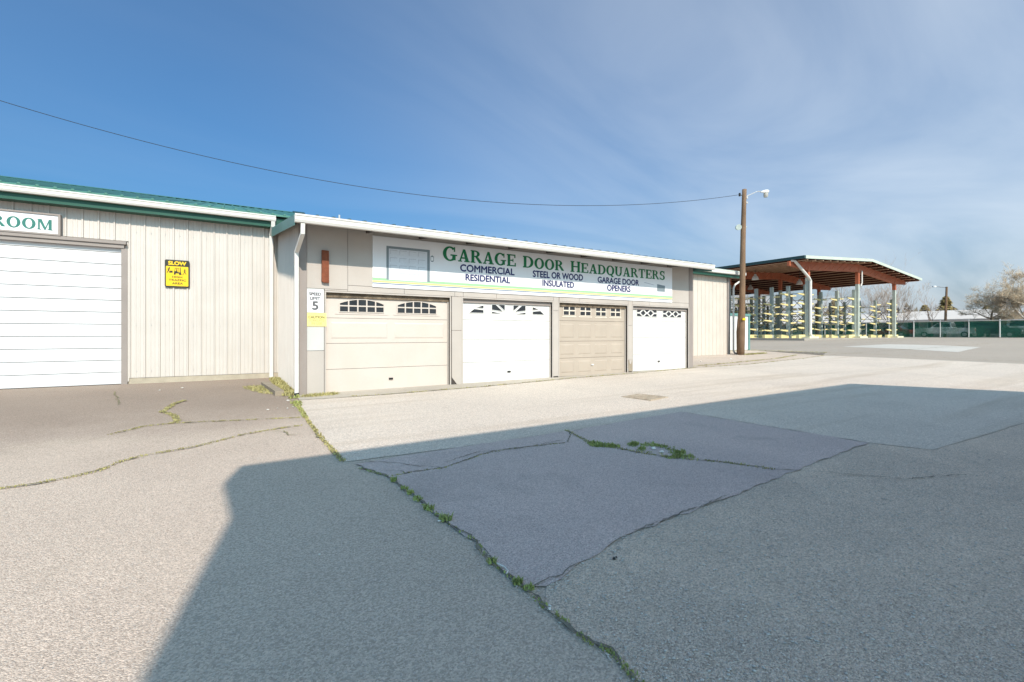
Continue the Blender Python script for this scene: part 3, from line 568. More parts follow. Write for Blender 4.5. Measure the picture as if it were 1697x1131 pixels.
# ------------------------------------------------------------ garage building
FY = 10.50                                               # front face of its boards
garage = thing('garage_building', 'low lean-to garage with four show doors and the long banner across its front', 'garage', (1.25, FY, ground_z(1.25, FY)))
mb = MB()
mb.box(1.30, FY + 0.045, 0.1, 13.66, FY + 0.09, 3.70)     # backing of the front wall with openings
bm_ = MB(); OPEN = [(1.79, 4.63), (4.98, 7.71), (7.95, 10.58), (10.82, 13.45)]
xs = [1.30] + [v for o in OPEN for v in o] + [13.66]
for i in range(0, len(xs), 2): bm_.box(xs[i], FY + 0.02, 0.1, xs[i + 1], FY + 0.14, 2.40)
bm_.box(1.30, FY + 0.02, 2.40, 13.66, FY + 0.14, 3.86)
bm_.box(1.32, 15.20, 0.1, 13.62, 15.38, 4.40); bm_.box(13.50, FY + 0.16, 0.1, 13.62, 15.18, 3.86); bm_.box(1.32, FY + 0.16, 0.1, 1.40, 15.18, 3.86)
part('wall', bm_, M['dark_gap'], garage)
def panel(x0, z0, x1, z1, m='ply', g=0.004, y=FY, th=0.018, name='wall_panel'):
    return part(name, MB().box(x0 + g, y, z0 + g, x1 - g, y + th, z1 - g), M[m], garage)
panel(1.255, 0.17, 1.415, 3.84, 'taupe', 0.001, FY - 0.012, 0.03, 'corner_board'); panel(13.48, 0.30, 13.68, 3.84, 'taupe', 0.001, FY - 0.012, 0.03, 'corner_board')
for a in [(1.415, 2.47, 2.235, 3.84), (2.235, 2.57, 3.9, 3.84), (3.9, 2.57, 6.34, 3.84), (6.34, 2.57, 8.78, 3.84), (8.78, 2.57, 11.2, 3.84), (11.2, 2.57, 13.48, 3.84),
          (1.76, 2.435, 2.235, 2.47), (2.235, 2.435, 3.491, 2.57), (3.491, 2.435, 4.76, 2.57), (4.99, 2.435, 5.935, 2.57), (5.935, 2.435, 7.745, 2.57), (7.95, 2.435, 8.671, 2.57), (8.671, 2.435, 10.62, 2.57), (10.81, 2.435, 11.548, 2.57), (11.548, 2.435, 13.48, 2.57),
          (1.415, 0.24, 1.755, 1.165), (4.68, 1.605, 4.965, 2.435), (4.76, 2.435, 4.99, 2.57), (7.745, 2.17, 7.94, 2.57), (7.745, 0.34, 7.94, 2.17), (10.62, 1.79, 10.81, 2.57), (10.62, 0.72, 10.81, 1.79)]:
    panel(*a)
panel(1.415, 1.165, 1.755, 2.47, 'ply_light')
part('wall_panel', MB().prism_y([(4.684, 0.46), (4.684, 1.601), (4.961, 1.601), (4.961, 0.27), (4.83, 0.27)], FY, FY + 0.018), M['ply'], garage)
part('wall_panel', MB().prism_y([(10.70, 0.60), (10.66, 0.72), (10.624, 0.82), (10.624, 0.716), (10.806, 0.716), (10.806, 0.84), (10.78, 0.70), (10.74, 0.58)], FY + 0.003, FY + 0.016), M['ply'], garage)
part('post', MB().prism_y([(10.63, 0.36), (10.64, 0.74), (10.70, 0.60), (10.74, 0.58), (10.80, 0.76), (10.80, 0.36)], FY + 0.005, FY + 0.014), M['grey_wood'], garage, 'splintered bare wood at the foot of the post between the tan and the right white door')
# frames of the openings
for x0, x1 in OPEN:
    fb = MB()
    fb.box(x0 - 0.030, FY - 0.008, 0.24, x0, FY + 0.155, 2.40); fb.box(x1, FY - 0.008, 0.24, x1 + 0.030, FY + 0.155, 2.40); fb.box(x0 - 0.030, FY - 0.010, 2.40, x1 + 0.030, FY + 0.155, 2.432)
    part('door_frame', fb, M['ply'], garage)
    part('door_head', MB().box(x0 + 0.002, FY + 0.06, 2.30, x1 - 0.002, FY + 0.15, 2.398), M['rotten'] if x0 < 2 or 7 < x0 < 9 else M['taupe'], garage)
    part('weather_strip', MB().box(x1 - 0.03, FY + 0.07, 0.25, x1 - 0.002, FY + 0.10, 2.298), M['ply'], garage)
DY = FY + 0.095                                          # face of the door leaves
def frustum(mb, x0, z0, x1, z1, y, d=0.010, e=0.03):
    a = [(x0, y, z0), (x1, y, z0), (x1, y, z1), (x0, y, z1)]; b = [(x0 + e, y - d, z0 + e), (x1 - e, y - d, z0 + e), (x1 - e, y - d, z1 - e), (x0 + e, y - d, z1 - e)]
    mb.add(a + b, [(0, 1, 5, 4), (1, 2, 6, 5), (2, 3, 7, 6), (3, 0, 4, 7), (4, 5, 6, 7)])
def pane_ring(mb, poly, w, k):
    n = len(poly); cx = sum(p[0] for p in poly) / n; cz = sum(p[1] for p in poly) / n
    area = sum(poly[i][0] * poly[(i + 1) % n][1] - poly[(i + 1) % n][0] * poly[i][1] for i in range(n)); sgn = 1 if area > 0 else -1
    out = []
    for i in range(n):
        a, b, c = Vector(poly[i - 1]), Vector(poly[i]), Vector(poly[(i + 1) % n])
        d1 = (b - a).normalized(); d2 = (c - b).normalized(); n1 = Vector((d1.y, -d1.x)) * sgn; n2 = Vector((d2.y, -d2.x)) * sgn
        m_ = (n1 + n2); m_ = m_ / max(m_.length, 1e-4); out.append(b + m_ * min(w / max(m_.dot(n1), 0.35), 2.2 * w))
    y1 = DY - 0.016 - 0.0004 * k
    vs_ = [(p[0], y1, p[1]) for p in poly] + [(p.x, y1, p.y) for p in out] + [(p[0], DY - 0.001, p[1]) for p in poly] + [(p.x, DY + 0.001, p.y) for p in out]
    fs = []
    for i in range(n):
        j = (i + 1) % n; fs += [(i, j, n + j, n + i), (i, 2 * n + i, 2 * n + j, j), (n + i, n + j, 3 * n + j, 3 * n + i)]
    mb.add(vs_, fs)
def garage_door(x0, x1, zb, joints, m, trim, panes, cols, label, handle=None, raised=(1, 2, 3), ring=0.018):
    d = part('garage_door', MB().box(x0 + 0.003, DY + 0.035, zb, x1 - 0.032, DY + 0.06, 2.30), M['dark_gap'], garage, label)
    zs = [zb] + joints + [2.30]
    for i in range(len(zs) - 1):
        s = MB().box(x0 + 0.004, DY, zs[i] + 0.004, x1 - 0.031, DY + 0.034, zs[i + 1] - 0.004)
        if (len(zs) - 2 - i) in raised:
            W = (x1 - x0 - 0.08) / cols
            for c in range(cols): frustum(s, x0 + 0.05 + c * W + 0.06, zs[i] + 0.10, x0 + 0.05 + (c + 1) * W - 0.09, zs[i + 1] - 0.085, DY)
        part('door_section', s, M[m], d)
    for grp in panes:
        fr = MB()
        for k, p in enumerate(grp):
            pane_ring(fr, p, ring, k)
            part('window_pane', MB().prism_y(p, DY - 0.004, DY + 0.002), M['glass'], d)
        part('window_frame', fr, M[trim], d)
    if handle:
        hx, hz, hm = handle
        part('handle', MB().box(hx - 0.045, DY - 0.03, hz - 0.018, hx + 0.045, DY - 0.001, hz + 0.018), M[hm], d)
    return d
def arched(x0, x1, z0, ztop, zside, cols=5):
    P = []; W = (x1 - x0) / cols; top = lambda x: zside + (ztop - zside) * (1 - abs((x - (x0 + x1) / 2) / ((x1 - x0) / 2)) ** 2.0)
    zm = z0 + 0.125; g = 0.014
    for c in range(cols):
        a, b = x0 + c * W + g, x0 + (c + 1) * W - g
        P.append([(a, z0), (b, z0), (b, zm - g), (a, zm - g)])
        P.append([(a, zm + g), (b, zm + g), (b, top(b)), ((a + b) / 2, top((a + b) / 2)), (a, top(a))])
    return P
def trimrect(d, x0, x1, z0, z1, m):
    part('window_trim', MB().box(x0, DY - 0.010, z0, x1, DY - 0.0005, z1), M[m], d)
d1 = garage_door(1.79, 4.63, 0.235, [0.755, 1.312, 1.861], 'cream_door', 'cream_door', [arched(2.075, 3.050, 2.005, 2.272, 2.175), arched(3.350, 4.318, 2.005, 2.272, 2.175)], 2, 'cream door with two arched ten-pane windows, leftmost of the row', (3.205, 0.497, 'black'), raised=(1,))
trimrect(d1, 1.99, 3.14, 1.945, 1.975, 'cream_door'); trimrect(d1, 3.27, 4.40, 1.945, 1.975, 'cream_door')
def sunburst(x0, x1, z0, z1, kind, mir):
    U = {0: [[(0.10, 0.04), (0.38, 0.42), (0.97, 0.33), (0.97, 0.04)], [(0.55, 0.60), (0.97, 0.82), (0.97, 0.52)]],
         1: [[(0.03, 0.97), (0.30, 0.97), (0.80, 0.28), (0.03, 0.42)], [(0.50, 0.97), (0.97, 0.97), (0.97, 0.36)], [(0.03, 0.02), (0.03, 0.20), (0.66, 0.03)]]}[kind]
    out = []
    for p in U: out.append([(x0 + ((1 - u) if mir else u) * (x1 - x0), z0 + v * (z1 - z0)) for u, v in p])
    return out
pn = [sunburst(5.16, 5.61, 2.045, 2.29, 0, False), sunburst(5.83, 6.24, 2.045, 2.285, 1, False), sunburst(6.48, 6.89, 2.045, 2.285, 1, True), sunburst(7.10, 7.53, 2.045, 2.29, 0, True)]
garage_door(4.98, 7.71, 0.255, [0.80, 1.372, 1.876], 'white_door', 'white_door', pn, 4, 'white door with four sunburst windows', (6.358, 0.527, 'black'), raised=(1, 2, 3), ring=0.012)
pn = []
for x0, x1 in ((8.17, 8.575), (8.776, 9.168), (9.377, 9.762), (9.968, 10.356)):
    W = (x1 - x0) / 2; g = 0.017; pn.append([])
    for i in (0, 1):
        for j in (0, 1): pn[-1].append([(x0 + i * W + g * i, 2.065 + j * 0.125 + g * j), (x0 + (i + 1) * W - g * (1 - i), 2.065 + j * 0.125 + g * j), (x0 + (i + 1) * W - g * (1 - i), 2.19 + j * 0.125 - g * (1 - j)), (x0 + i * W + g * i, 2.19 + j * 0.125 - g * (1 - j))])
d3 = garage_door(7.95, 10.58, 0.315, [0.83, 1.312, 1.90], 'tan_door', 'tan_trim', pn, 4, 'tan door with four small square windows', (9.236, 0.615, 'white_door'))
for x0, x1 in ((8.17, 8.575), (8.776, 9.168), (9.377, 9.762), (9.968, 10.356)): trimrect(d3, x0 - 0.05, x1 + 0.05, 2.005, 2.035, 'tan_trim')
def diamonds(x0, x1, z0, z1):
    W = x1 - x0; zc = (z0 + z1) / 2; H = (z1 - z0) / 2; P = []; g = 0.022
    c1, c2 = x0 + W * 0.31, x0 + W * 0.69; hw = W * 0.135
    for c in (c1, c2): P.append([(c - hw, zc), (c, z0 + 0.02), (c + hw, zc), (c, z1 - 0.02)])
    for s, ze in ((-1, z0), (1, z1)):
        za = zc + s * g
        P.append([(x0, za), (c1 - hw - g * 1.6, za), (c1 - g * 2.0, ze), (x0, ze)])
        P.append([(c1 + hw + g * 1.6, za), (c2 - hw - g * 1.6, za), (c2 - g * 2.0, ze), (c1 + g * 2.0, ze)])
        P.append([(c2 + hw + g * 1.6, za), (x1, za), (x1, ze), (c2 + g * 2.0, ze)])
    return P
garage_door(10.82, 13.45, 0.345, [0.87, 1.41, 1.937], 'white_door', 'white_door', [diamonds(11.08, 11.98, 2.085, 2.30), diamonds(12.285, 13.18, 2.085, 2.30)], 2, 'white door with diamond-patterned windows, rightmost of the row', (12.082, 0.629, 'black'), ring=0.020)

# left side wall of ribbed sheets (faces -X)
def rib_profile(w, h, n_minor=2):
    """profile of one ribbed sheet, (along, out)"""
    p = [(0.0, 0.0), (0.012, h), (0.040, h), (0.052, 0.0)]
    for k in range(n_minor):
        c = 0.052 + (w - 0.052) * (k + 1) / (n_minor + 1); p += [(c - 0.022, 0.0), (c - 0.014, h * 0.22), (c + 0.014, h * 0.22), (c + 0.022, 0.0)]
    return p + [(w, 0.0)]
def rib_sheet_front(w, z0, z1, h=0.030):                   # faces -Y, starts at local (0,0,0)
    mb = MB(); p = rib_profile(w, h); n = len(p)
    mb.v = [(u, -d, z0) for u, d in p] + [(u, -d, z1) for u, d in p] + [(0, 0.012, z0), (w, 0.012, z0), (0, 0.012, z1), (w, 0.012, z1)]
    mb.f = [(i, i + 1, n + i + 1, n + i) for i in range(n - 1)] + [tuple([2 * n] + list(range(n)) + [2 * n + 1]), tuple([2 * n + 2] + list(range(n, 2 * n)) + [2 * n + 3])]
    return mb
roof_z = lambda y: 3.76 + 0.145 * (y - 9.80)               # underside of the garage roof
y = FY + 0.03
while y < 15.3:
    w = 0.305; mb = MB(); p = rib_profile(w, 0.028); n = len(p); zb = ground_z(1.2, 10.5) + 0.02
    mb.v = [(1.30 - d, y + u, zb) for u, d in p] + [(1.30 - d, y + u, roof_z(y + u) - 0.03) for u, d in p]
    mb.f = [(i, i + 1, n + i + 1, n + i) for i in range(n - 1)]
    part('wall_sheet', mb, M['wall'], garage); y += w
# roof: ribbed dark teal sheets running up to the warehouse
X0R, X1R = 1.12, 13.80
mb = MB().prism_x([(9.80, roof_z(9.80)), (15.38, roof_z(15.38)), (15.38, roof_z(15.38) + 0.05), (9.80, roof_z(9.80) + 0.05)], X0R, X1R)
roof = part('roof', mb, M['dark_roof'], garage)
rib = MB().prism([(0, 9.78, 3.81), (0.018, 9.78, 3.845), (0.062, 9.78, 3.845), (0.08, 9.78, 3.81)], [(0, 15.37, 3.81 + 0.145 * 5.59), (0.018, 15.37, 3.845 + 0.145 * 5.59), (0.062, 15.37, 3.845 + 0.145 * 5.59), (0.08, 15.37, 3.81 + 0.145 * 5.59)]).mesh('roof_rib', M['dark_roof'])
x = X0R + 0.05
while x < X1R - 0.1: place('roof_rib', rib, (x, 0, 0.0), roof); x += 0.305
part('roof_vent_pipe', MB().cyl((2.02, 10.3, 3.86), (2.02, 10.3, 4.02), 0.02, n=8), M['galv'], garage)
part('soffit_board', MB().box(1.14, 9.83, 3.655, 13.78, 9.86, 3.755), M['soffit'], garage)
for i, x in enumerate([2.62 + 1.22 * k for k in range(9)]):
    part('rafter_tail', MB().prism_x([(9.865, 3.66), (10.50, 3.74), (10.50, 3.85), (9.865, 3.76)], x, x + 0.045), M['soffit'], garage)
# rake fascia on the left side
part('rake_fascia', MB().prism_x([(9.85, roof_z(9.85) - 0.16), (15.36, roof_z(15.36) - 0.20), (15.36, roof_z(15.36) + 0.045), (9.85, roof_z(9.85) + 0.045)], 1.10, 1.118), M['teal_trim'], garage)
part('rake_fascia', MB().prism_x([(9.85, roof_z(9.85) - 0.16), (15.36, roof_z(15.36) - 0.20), (15.36, roof_z(15.36) + 0.045), (9.85, roof_z(9.85) + 0.045)], 13.802, 13.82), M['teal_trim'], garage)
def gutter_profile(y0, z1, d=0.12, h=0.155):               # front lip at y0, top z1; K-style
    return [(y0, z1), (y0, z1 - 0.03), (y0 + 0.014, z1 - 0.04), (y0 + 0.016, z1 - h * 0.62), (y0 + 0.004, z1 - h * 0.70), (y0 + 0.024, z1 - h), (y0 + d, z1 - h), (y0 + d, z1 - 0.012), (y0 + 0.02, z1 - 0.012)]
part('gutter', MB().prism_x(gutter_profile(9.70, 3.805), 1.10, 13.78), M['gutter'], garage, 'white gutter along the garage eave')
# downspout at the left corner: elbow back to the wall, then down
part('downspout', MB().beam((1.245, 9.765, 3.645), (1.245, 9.80, 3.44), 0.075, 0.055, (0, 1, 0)).beam((1.245, 9.80, 3.45), (1.20, 10.34, 3.17), 0.075, 0.06).beam((1.20, 10.335, 3.19), (1.20, 10.34, 0.30), 0.075, 0.06, (0, 1, 0)), M['gutter'], garage)
part('downspout_boot', MB().cyl((1.20, 10.32, 0.32), (1.21, 10.30, 0.19), 0.05, n=10), M['black'], garage)

# board screwed to the garage front
mb = MB().prism_y([(1.695, 2.62), (1.70, 3.275), (1.835, 3.27), (1.84, 2.595), (1.73, 2.60)], FY - 0.075, FY - 0.001)
single('wooden_board', mb, M['red_wood'], (1.77, FY - 0.03, 2.6), 'short upright red-brown timber fixed to the garage wall left of the banner', 'board')

# banner
BY = FY - 0.022
ban = thing('banner_sign', 'long white banner reading GARAGE DOOR HEADQUARTERS above the four doors', 'banner', (7.7, FY, 2.56))
part('board', MB().box(2.762, BY, 2.562, 12.605, FY - 0.001, 3.705), M['sign_white'], ban)
TY = BY - 0.002
for z0, z1, mm in ((2.715, 2.772, 'str_green'), (2.672, 2.708, 'str_yellow'), (2.640, 2.660, 'str_blue')):
    part('stripe', MB().box(2.763, TY + 0.0005, z0, 12.604, BY + 0.001, z1), M[mm], ban)
for txt, a, b, z0, z1 in (('GARAGE', 4.436, 6.510, 3.295, 3.605), ('DOOR', 6.725, 8.095, 3.292, 3.575), ('HEADQUARTERS', 8.332, 12.254, 3.288, 3.572)):
    mb = MB(); serif(mb, txt, a, b, z0, z1, TY - 0.001, big=0.09); part('lettering', mb, M['txt_green'], ban, 'green serif word ' + txt)
for txt, a, b, z0, z1 in (('COMMERCIAL', 4.890, 6.465, 3.055, 3.240), ('RESIDENTIAL', 5.036, 6.335, 2.835, 3.005), ('STEEL OR WOOD', 7.039, 8.790, 3.052, 3.240), ('INSULATED', 7.357, 8.465, 2.828, 3.005), ('GARAGE DOOR', 9.344, 11.061, 3.036, 3.222), ('OPENERS', 9.716, 10.693, 2.812, 3.003)):
    mb = MB(); sans(mb, txt, a, b, z0, z1, TY - 0.001, 0.045); part('lettering', mb, M['txt_navy'], ban, 'navy words ' + txt)
pic = part('printed_picture', MB().box(3.125, TY, 2.742, 4.04, BY, 3.45), M['pic_panel'], ban, 'printed grey garage door with a lantern beside it')
part('picture_frame', MB().box(3.070, TY - 0.0005, 2.742, 3.125, BY, 3.505).box(4.04, TY - 0.0005, 2.742, 4.105, BY, 3.505).box(3.125, TY - 0.0005, 3.45, 4.04, BY, 3.505), M['pic_frame'], pic)
mb = MB()
for i in range(4):
    for j in range(4):
        x0 = 3.15 + i * 0.222; z1 = 3.425 - j * 0.172
        mb.box(x0, TY - 0.001, z1 - 0.010, x0 + 0.17, TY + 0.0005, z1); mb.box(x0, TY - 0.0008, z1 - 0.10, x0 + 0.010, TY + 0.0005, z1 - 0.0101)
part('picture_lines', mb, M['pic_line'], pic)
mb = MB().prism_y([(4.115, 3.345), (4.165, 3.385), (4.215, 3.345)], TY - 0.001, BY).box(4.125, TY - 0.0006, 3.255, 4.135, BY, 3.345).box(4.195, TY - 0.0006, 3.255, 4.205, BY, 3.345).prism_y([(4.125, 3.255), (4.205, 3.255), (4.185, 3.23), (4.145, 3.23)], TY - 0.001, BY)
part('picture_lantern', mb, M['pic_frame'], pic)
mb = MB().prism_y([(11.885, 2.90), (12.254, 2.90), (12.254, 3.10), (11.885, 3.135)], TY - 0.001, BY)
op = part('printed_opener', mb, M['pic_frame'], ban, 'printed grey garage door opener with its rail')
part('opener_rail', MB().prism_y([(11.30, 3.165), (11.745, 3.108), (11.745, 3.095), (11.30, 3.145)], TY - 0.001, BY), M['pic_line'], op)
part('opener_lens', MB().prism_y([(11.77, 2.855), (12.05, 2.815), (12.25, 2.835), (12.254, 2.899), (11.885, 2.899)], TY - 0.0006, BY), M['pic_sky'], op)

# small signs on the garage corner
s5 = thing('speed_limit_sign', 'white sign reading SPEED LIMIT 5 on the garage corner above a yellow sign', 'sign', (1.58, FY, 1.97))
part('plate', MB().box(1.420, FY - 0.010, 1.965, 1.735, FY - 0.001, 2.44), M['sign_white'], s5)
mb = MB(); sans(mb, 'SPEED', 1.455, 1.695, 2.315, 2.385, FY - 0.0115, 0.06); sans(mb, 'LIMIT', 1.475, 1.675, 2.225, 2.295, FY - 0.0115, 0.06)
sans(mb, '5', 1.513, 1.640, 2.015, 2.200, FY - 0.0115, 0.045); part('lettering', mb, M['txt_grey'], s5)
mb = MB()
for a in ((1.437, 1.985, 1.440, 2.42), (1.714, 1.985, 1.717, 2.42), (1.4405, 1.985, 1.7135, 1.988), (1.4405, 2.417, 1.7135, 2.42)): mb.box(a[0], FY - 0.0112, a[1], a[2], FY - 0.0095, a[3])
part('border', mb, M['pic_line'], s5)
cs = thing('caution_sign', 'yellow sign reading CAUTION: FORKLIFTS IN USE under the speed limit sign', 'sign', (1.61, FY, 1.68))
part('plate', MB().box(1.420, FY - 0.014, 1.675, 1.795, FY - 0.001, 1.955), M['pale_yellow'], cs)
mb = MB(); sans(mb, 'CAUTION:', 1.440, 1.770, 1.838, 1.895, FY - 0.0155, 0.06); part('lettering', mb, M['txt_olive'], cs)
mb = MB(); sans(mb, 'FORKLIFTS', 1.460, 1.750, 1.775, 1.825, FY - 0.0155, 0.03); sans(mb, 'IN USE', 1.505, 1.705, 1.710, 1.760, FY - 0.0155, 0.03); part('lettering', mb, M['txt_olive2'], cs)

# ------------------------------------------------------------ warehouse on the left
WY = 15.40
wh = thing('warehouse', 'long beige ribbed steel warehouse with green roof and big white door at the left', 'warehouse', (-2.0, WY, ground_z(-2, WY)))
DX0, DX1 = -5.96, -2.30                                   # the big door
part('wall', MB().box(-16.0, WY + 0.03, 0.1, DX0, WY + 0.22, 4.75).box(DX1, WY + 0.03, 0.1, 2.85, WY + 0.22, 4.75).box(DX0, WY + 0.03, 3.80, DX1, WY + 0.22, 4.75).box(-16, WY + 0.22, 0.1, -15.8, 35.0, 4.75).box(2.65, WY + 0.22, 0.1, 2.85, 35.0, 4.75).box(-16, 35.0, 0.1, 2.85, 35.2, 4.75).prism_x([(WY + .2, 4.75), (35.2, 4.75), (25.2, 7.05)], 2.70, 2.84), M['wall'], wh)
W_ = 0.305
sh_hi = rib_sheet_front(W_, 0.385, 4.70).mesh('wall_panel', M['wall']); sh_lo = rib_sheet_front(W_, 3.90, 4.70).mesh('wall_panel', M['wall'])
x = -2.16
while x < 1.6: place('wall_panel', sh_hi, (x, WY, 0), wh); x += W_
x = -2.16 - W_
while x > -6.3: place('wall_panel', sh_lo, (x, WY, 0), wh); x -= W_
while x > -16: place('wall_panel', sh_hi, (x, WY, 0), wh); x -= W_
part('foundation', MB().box(-2.16, WY - 0.02, 0.05, 2.85, WY + 0.028, 0.375).box(-16, WY - 0.02, 0.05, -6.15, WY + 0.028, 0.375), M['found'], wh)
# door
rd = part('roller_door', MB().box(DX0, WY + 0.075, 0.235, DX1, WY + 0.10, 3.85), M['dark_gap'], wh, 'white ribbed overhead door with horizontal slats')
z = 0.24; k = 0
while z < 3.84:
    z1 = min(z + 0.305, 3.845); mb = MB()
    pr = [(0.070, z + 0.003), (0.030, z + 0.006), (0.024, z + 0.10), (0.030, z + 0.105), (0.030, z + 0.112), (0.024, z + 0.118), (0.024, z + 0.20), (0.031, z + 0.206), (0.031, z + 0.212), (0.024, z + 0.218), (0.026, z1 - 0.012), (0.070, z1 - 0.003)]
    pr = [(a, min(b, z1 - 0.002)) for a, b in pr]
    mb.prism_x([(WY + a, b) for a, b in pr], DX0 + 0.01, DX1 - 0.005); part('slat', mb, M['roller'], rd); z += 0.305
part('door_seal', MB().box(DX0 + 0.01, WY + 0.02, 0.215, DX1 - 0.005, WY + 0.07, 0.242), M['black'], rd)
part('jamb', MB().box(DX1, WY - 0.055, 0.215, DX1 + 0.125, WY + 0.075, 3.70), M['taupe'], wh); part('jamb', MB().box(DX0 - 0.125, WY - 0.055, 0.215, DX0, WY + 0.075, 3.70), M['taupe'], wh)
part('lintel', MB().box(DX0 - 0.14, WY - 0.075, 3.702, DX1 + 0.06, WY + 0.07, 3.795).box(DX0 - 0.16, WY - 0.11, 3.797, DX1 + 0.10, WY + 0.065, 3.875), M['taupe'], wh)
part('corner_trim', MB().box(DX1 + 0.126, WY - 0.04, 0.30, DX1 + 0.155, WY - 0.001, 3.70), M['wall'], wh)
# eave
part('eave_trim', MB().box(-16.2, WY - 0.32, 4.60, 3.0, WY - 0.30, 4.86).box(-16.2, WY - 0.299, 4.60, 3.0, WY + 0.02, 4.62), M['green_trim'], wh, 'dark green eave trim under the white gutter')
part('gutter', MB().prism_x(gutter_profile(WY - 0.45, 4.905, 0.125, 0.15), -16.2, 1.20), M['gutter'], wh)
zr = lambda y: 4.90 + 0.246 * (y - 14.98)
mb = MB().prism_x([(14.98, zr(14.98)), (25.2, zr(25.2)), (35.5, zr(14.98)), (35.5, zr(14.98) + 0.05), (25.2, zr(25.2) + 0.05), (14.98, zr(14.98) + 0.05)], -16.4, 3.15)
wroof = part('roof', mb, M['green_roof'], wh)
q0 = lambda y, e: zr(y) + 0.048 + e
rib = MB().prism([(0, 14.97, q0(14.97, 0)), (0.018, 14.97, q0(14.97, .035)), (0.060, 14.97, q0(14.97, .035)), (0.078, 14.97, q0(14.97, 0))], [(0, 25.15, q0(25.15, 0)), (0.018, 25.15, q0(25.15, .035)), (0.060, 25.15, q0(25.15, .035)), (0.078, 25.15, q0(25.15, 0))]).mesh('roof_rib', M['green_roof'])
x = -16.3
while x < 3.0: place('roof_rib', rib, (x, 0, 0), wroof); x += W_
part('ridge_cap', MB().prism_x([(24.95, zr(24.95) + 0.09), (25.2, zr(25.2) + 0.10), (25.45, zr(24.95) + 0.09), (25.2, zr(25.2) + 0.115)], -16.4, 3.10), M['green_roof'], wroof)
part('ridge_end_cap', MB().prism_x([(24.6, zr(24.6) + 0.06), (25.2, zr(25.2) + 0.16), (25.8, zr(24.6) + 0.06)], 2.75, 3.28), M['dark_roof'], wroof)
part('rake_trim', MB().prism_x([(14.95, zr(14.95) - 0.15), (25.2, zr(25.2) - 0.15), (25.2, zr(25.2) + 0.07), (14.95, zr(14.95) + 0.07)], 3.152, 3.17), M['dark_roof'], wh)
# downspout in the inside corner
part('downspout', MB().beam((1.13, 15.02, 4.76), (1.13, 15.06, 4.60), 0.10, 0.08, (0, 1, 0)).beam((1.13, 15.06, 4.62), (1.10, 15.28, 4.38), 0.10, 0.08).beam((1.10, 15.28, 4.42), (1.10, 15.28, 0.26), 0.10, 0.08, (0, 1, 0)), M['gutter'], wh)
sc_ = MB()
x = -2.16 + 0.16
while x < 1.2:
    for z in (0.55, 1.75, 2.95, 4.15):
        zz = z + random.uniform(-.01, .01); sc_.cyl((x + random.uniform(-.01, .01), WY - 0.0065, zz), (x, WY - 0.016, zz), 0.009, n=6)
    x += W_
o_ = part('screws', sc_, M['galv'], wh); o_['kind'] = 'stuff'
# signs on the warehouse
rs = thing('room_sign', 'framed white sign with green serif letters ROOM above the big white door', 'sign', (-4.2, WY - 0.1, 3.88))
part('board', MB().box(-5.30, WY - 0.10, 3.92, -3.47, WY - 0.035, 4.355), M['sign_white'], rs)
part('frame', MB().box(-5.35, WY - 0.125, 3.878, -3.425, WY - 0.034, 3.918).box(-5.35, WY - 0.125, 4.357, -3.425, WY - 0.034, 4.395).box(-5.35, WY - 0.125, 3.919, -5.302, WY - 0.034, 4.356).box(-3.468, WY - 0.125, 3.919, -3.425, WY - 0.034, 4.356), M['taupe'], rs)
mb = MB(); serif(mb, 'ROOM', -4.60, -3.565, 3.995, 4.245, WY - 0.1015, gap=0.10); part('lettering', mb, M['txt_teal'], rs)
sl = thing('slow_sign', 'yellow and black sign reading SLOW HIGH TRAFFIC AREA on the ribbed warehouse wall', 'sign', (-1.13, WY - 0.05, 2.78))
SY = WY - 0.052
def rrect(x0, z0, x1, z1, r):
    P = []
    for cx, cz, a0 in ((x1 - r, z1 - r, 0), (x0 + r, z1 - r, 90), (x0 + r, z0 + r, 180), (x1 - r, z0 + r, 270)):
        for k in range(4): a = R(a0 + k * 30); P.append((cx + r * math.cos(a), cz + r * math.sin(a)))
    return P
part('plate', MB().prism_y(rrect(-1.405, 2.765, -0.865, 3.495, 0.035), SY, WY - 0.032), M['sign_black'], sl)
part('face', MB().prism_y(rrect(-1.380, 2.800, -0.892, 3.325, 0.015), SY - 0.0015, SY + 0.001), M['yellow'], sl)
mb = MB(); sans(mb, 'SLOW', -1.335, -0.935, 3.355, 3.462, SY - 0.003, 0.07); part('lettering', mb, M['yellow'], sl)
mb = MB(); sans(mb, 'HIGH', -1.245, -1.025, 3.015, 3.068, SY - 0.003, 0.035); sans(mb, 'TRAFFIC', -1.325, -0.940, 2.930, 2.985, SY - 0.003, 0.035); sans(mb, 'AREA', -1.250, -1.010, 2.842, 2.900, SY - 0.003, 0.035); part('lettering', mb, M['txt_black'], sl)
mb = MB(); yy = SY - 0.003
def ipoly(p, ox, oz, s): mb.poly([(ox + x * s, yy - 0.0001 * (len(mb.f) % 9), oz + z * s) for x, z in p])
fx, fz, s = -1.21, 3.10, 0.17
def disc(cx, cz, r, n=12): return [(cx + r * math.cos(6.283 * k / n), cz + r * math.sin(6.283 * k / n)) for k in range(n)]
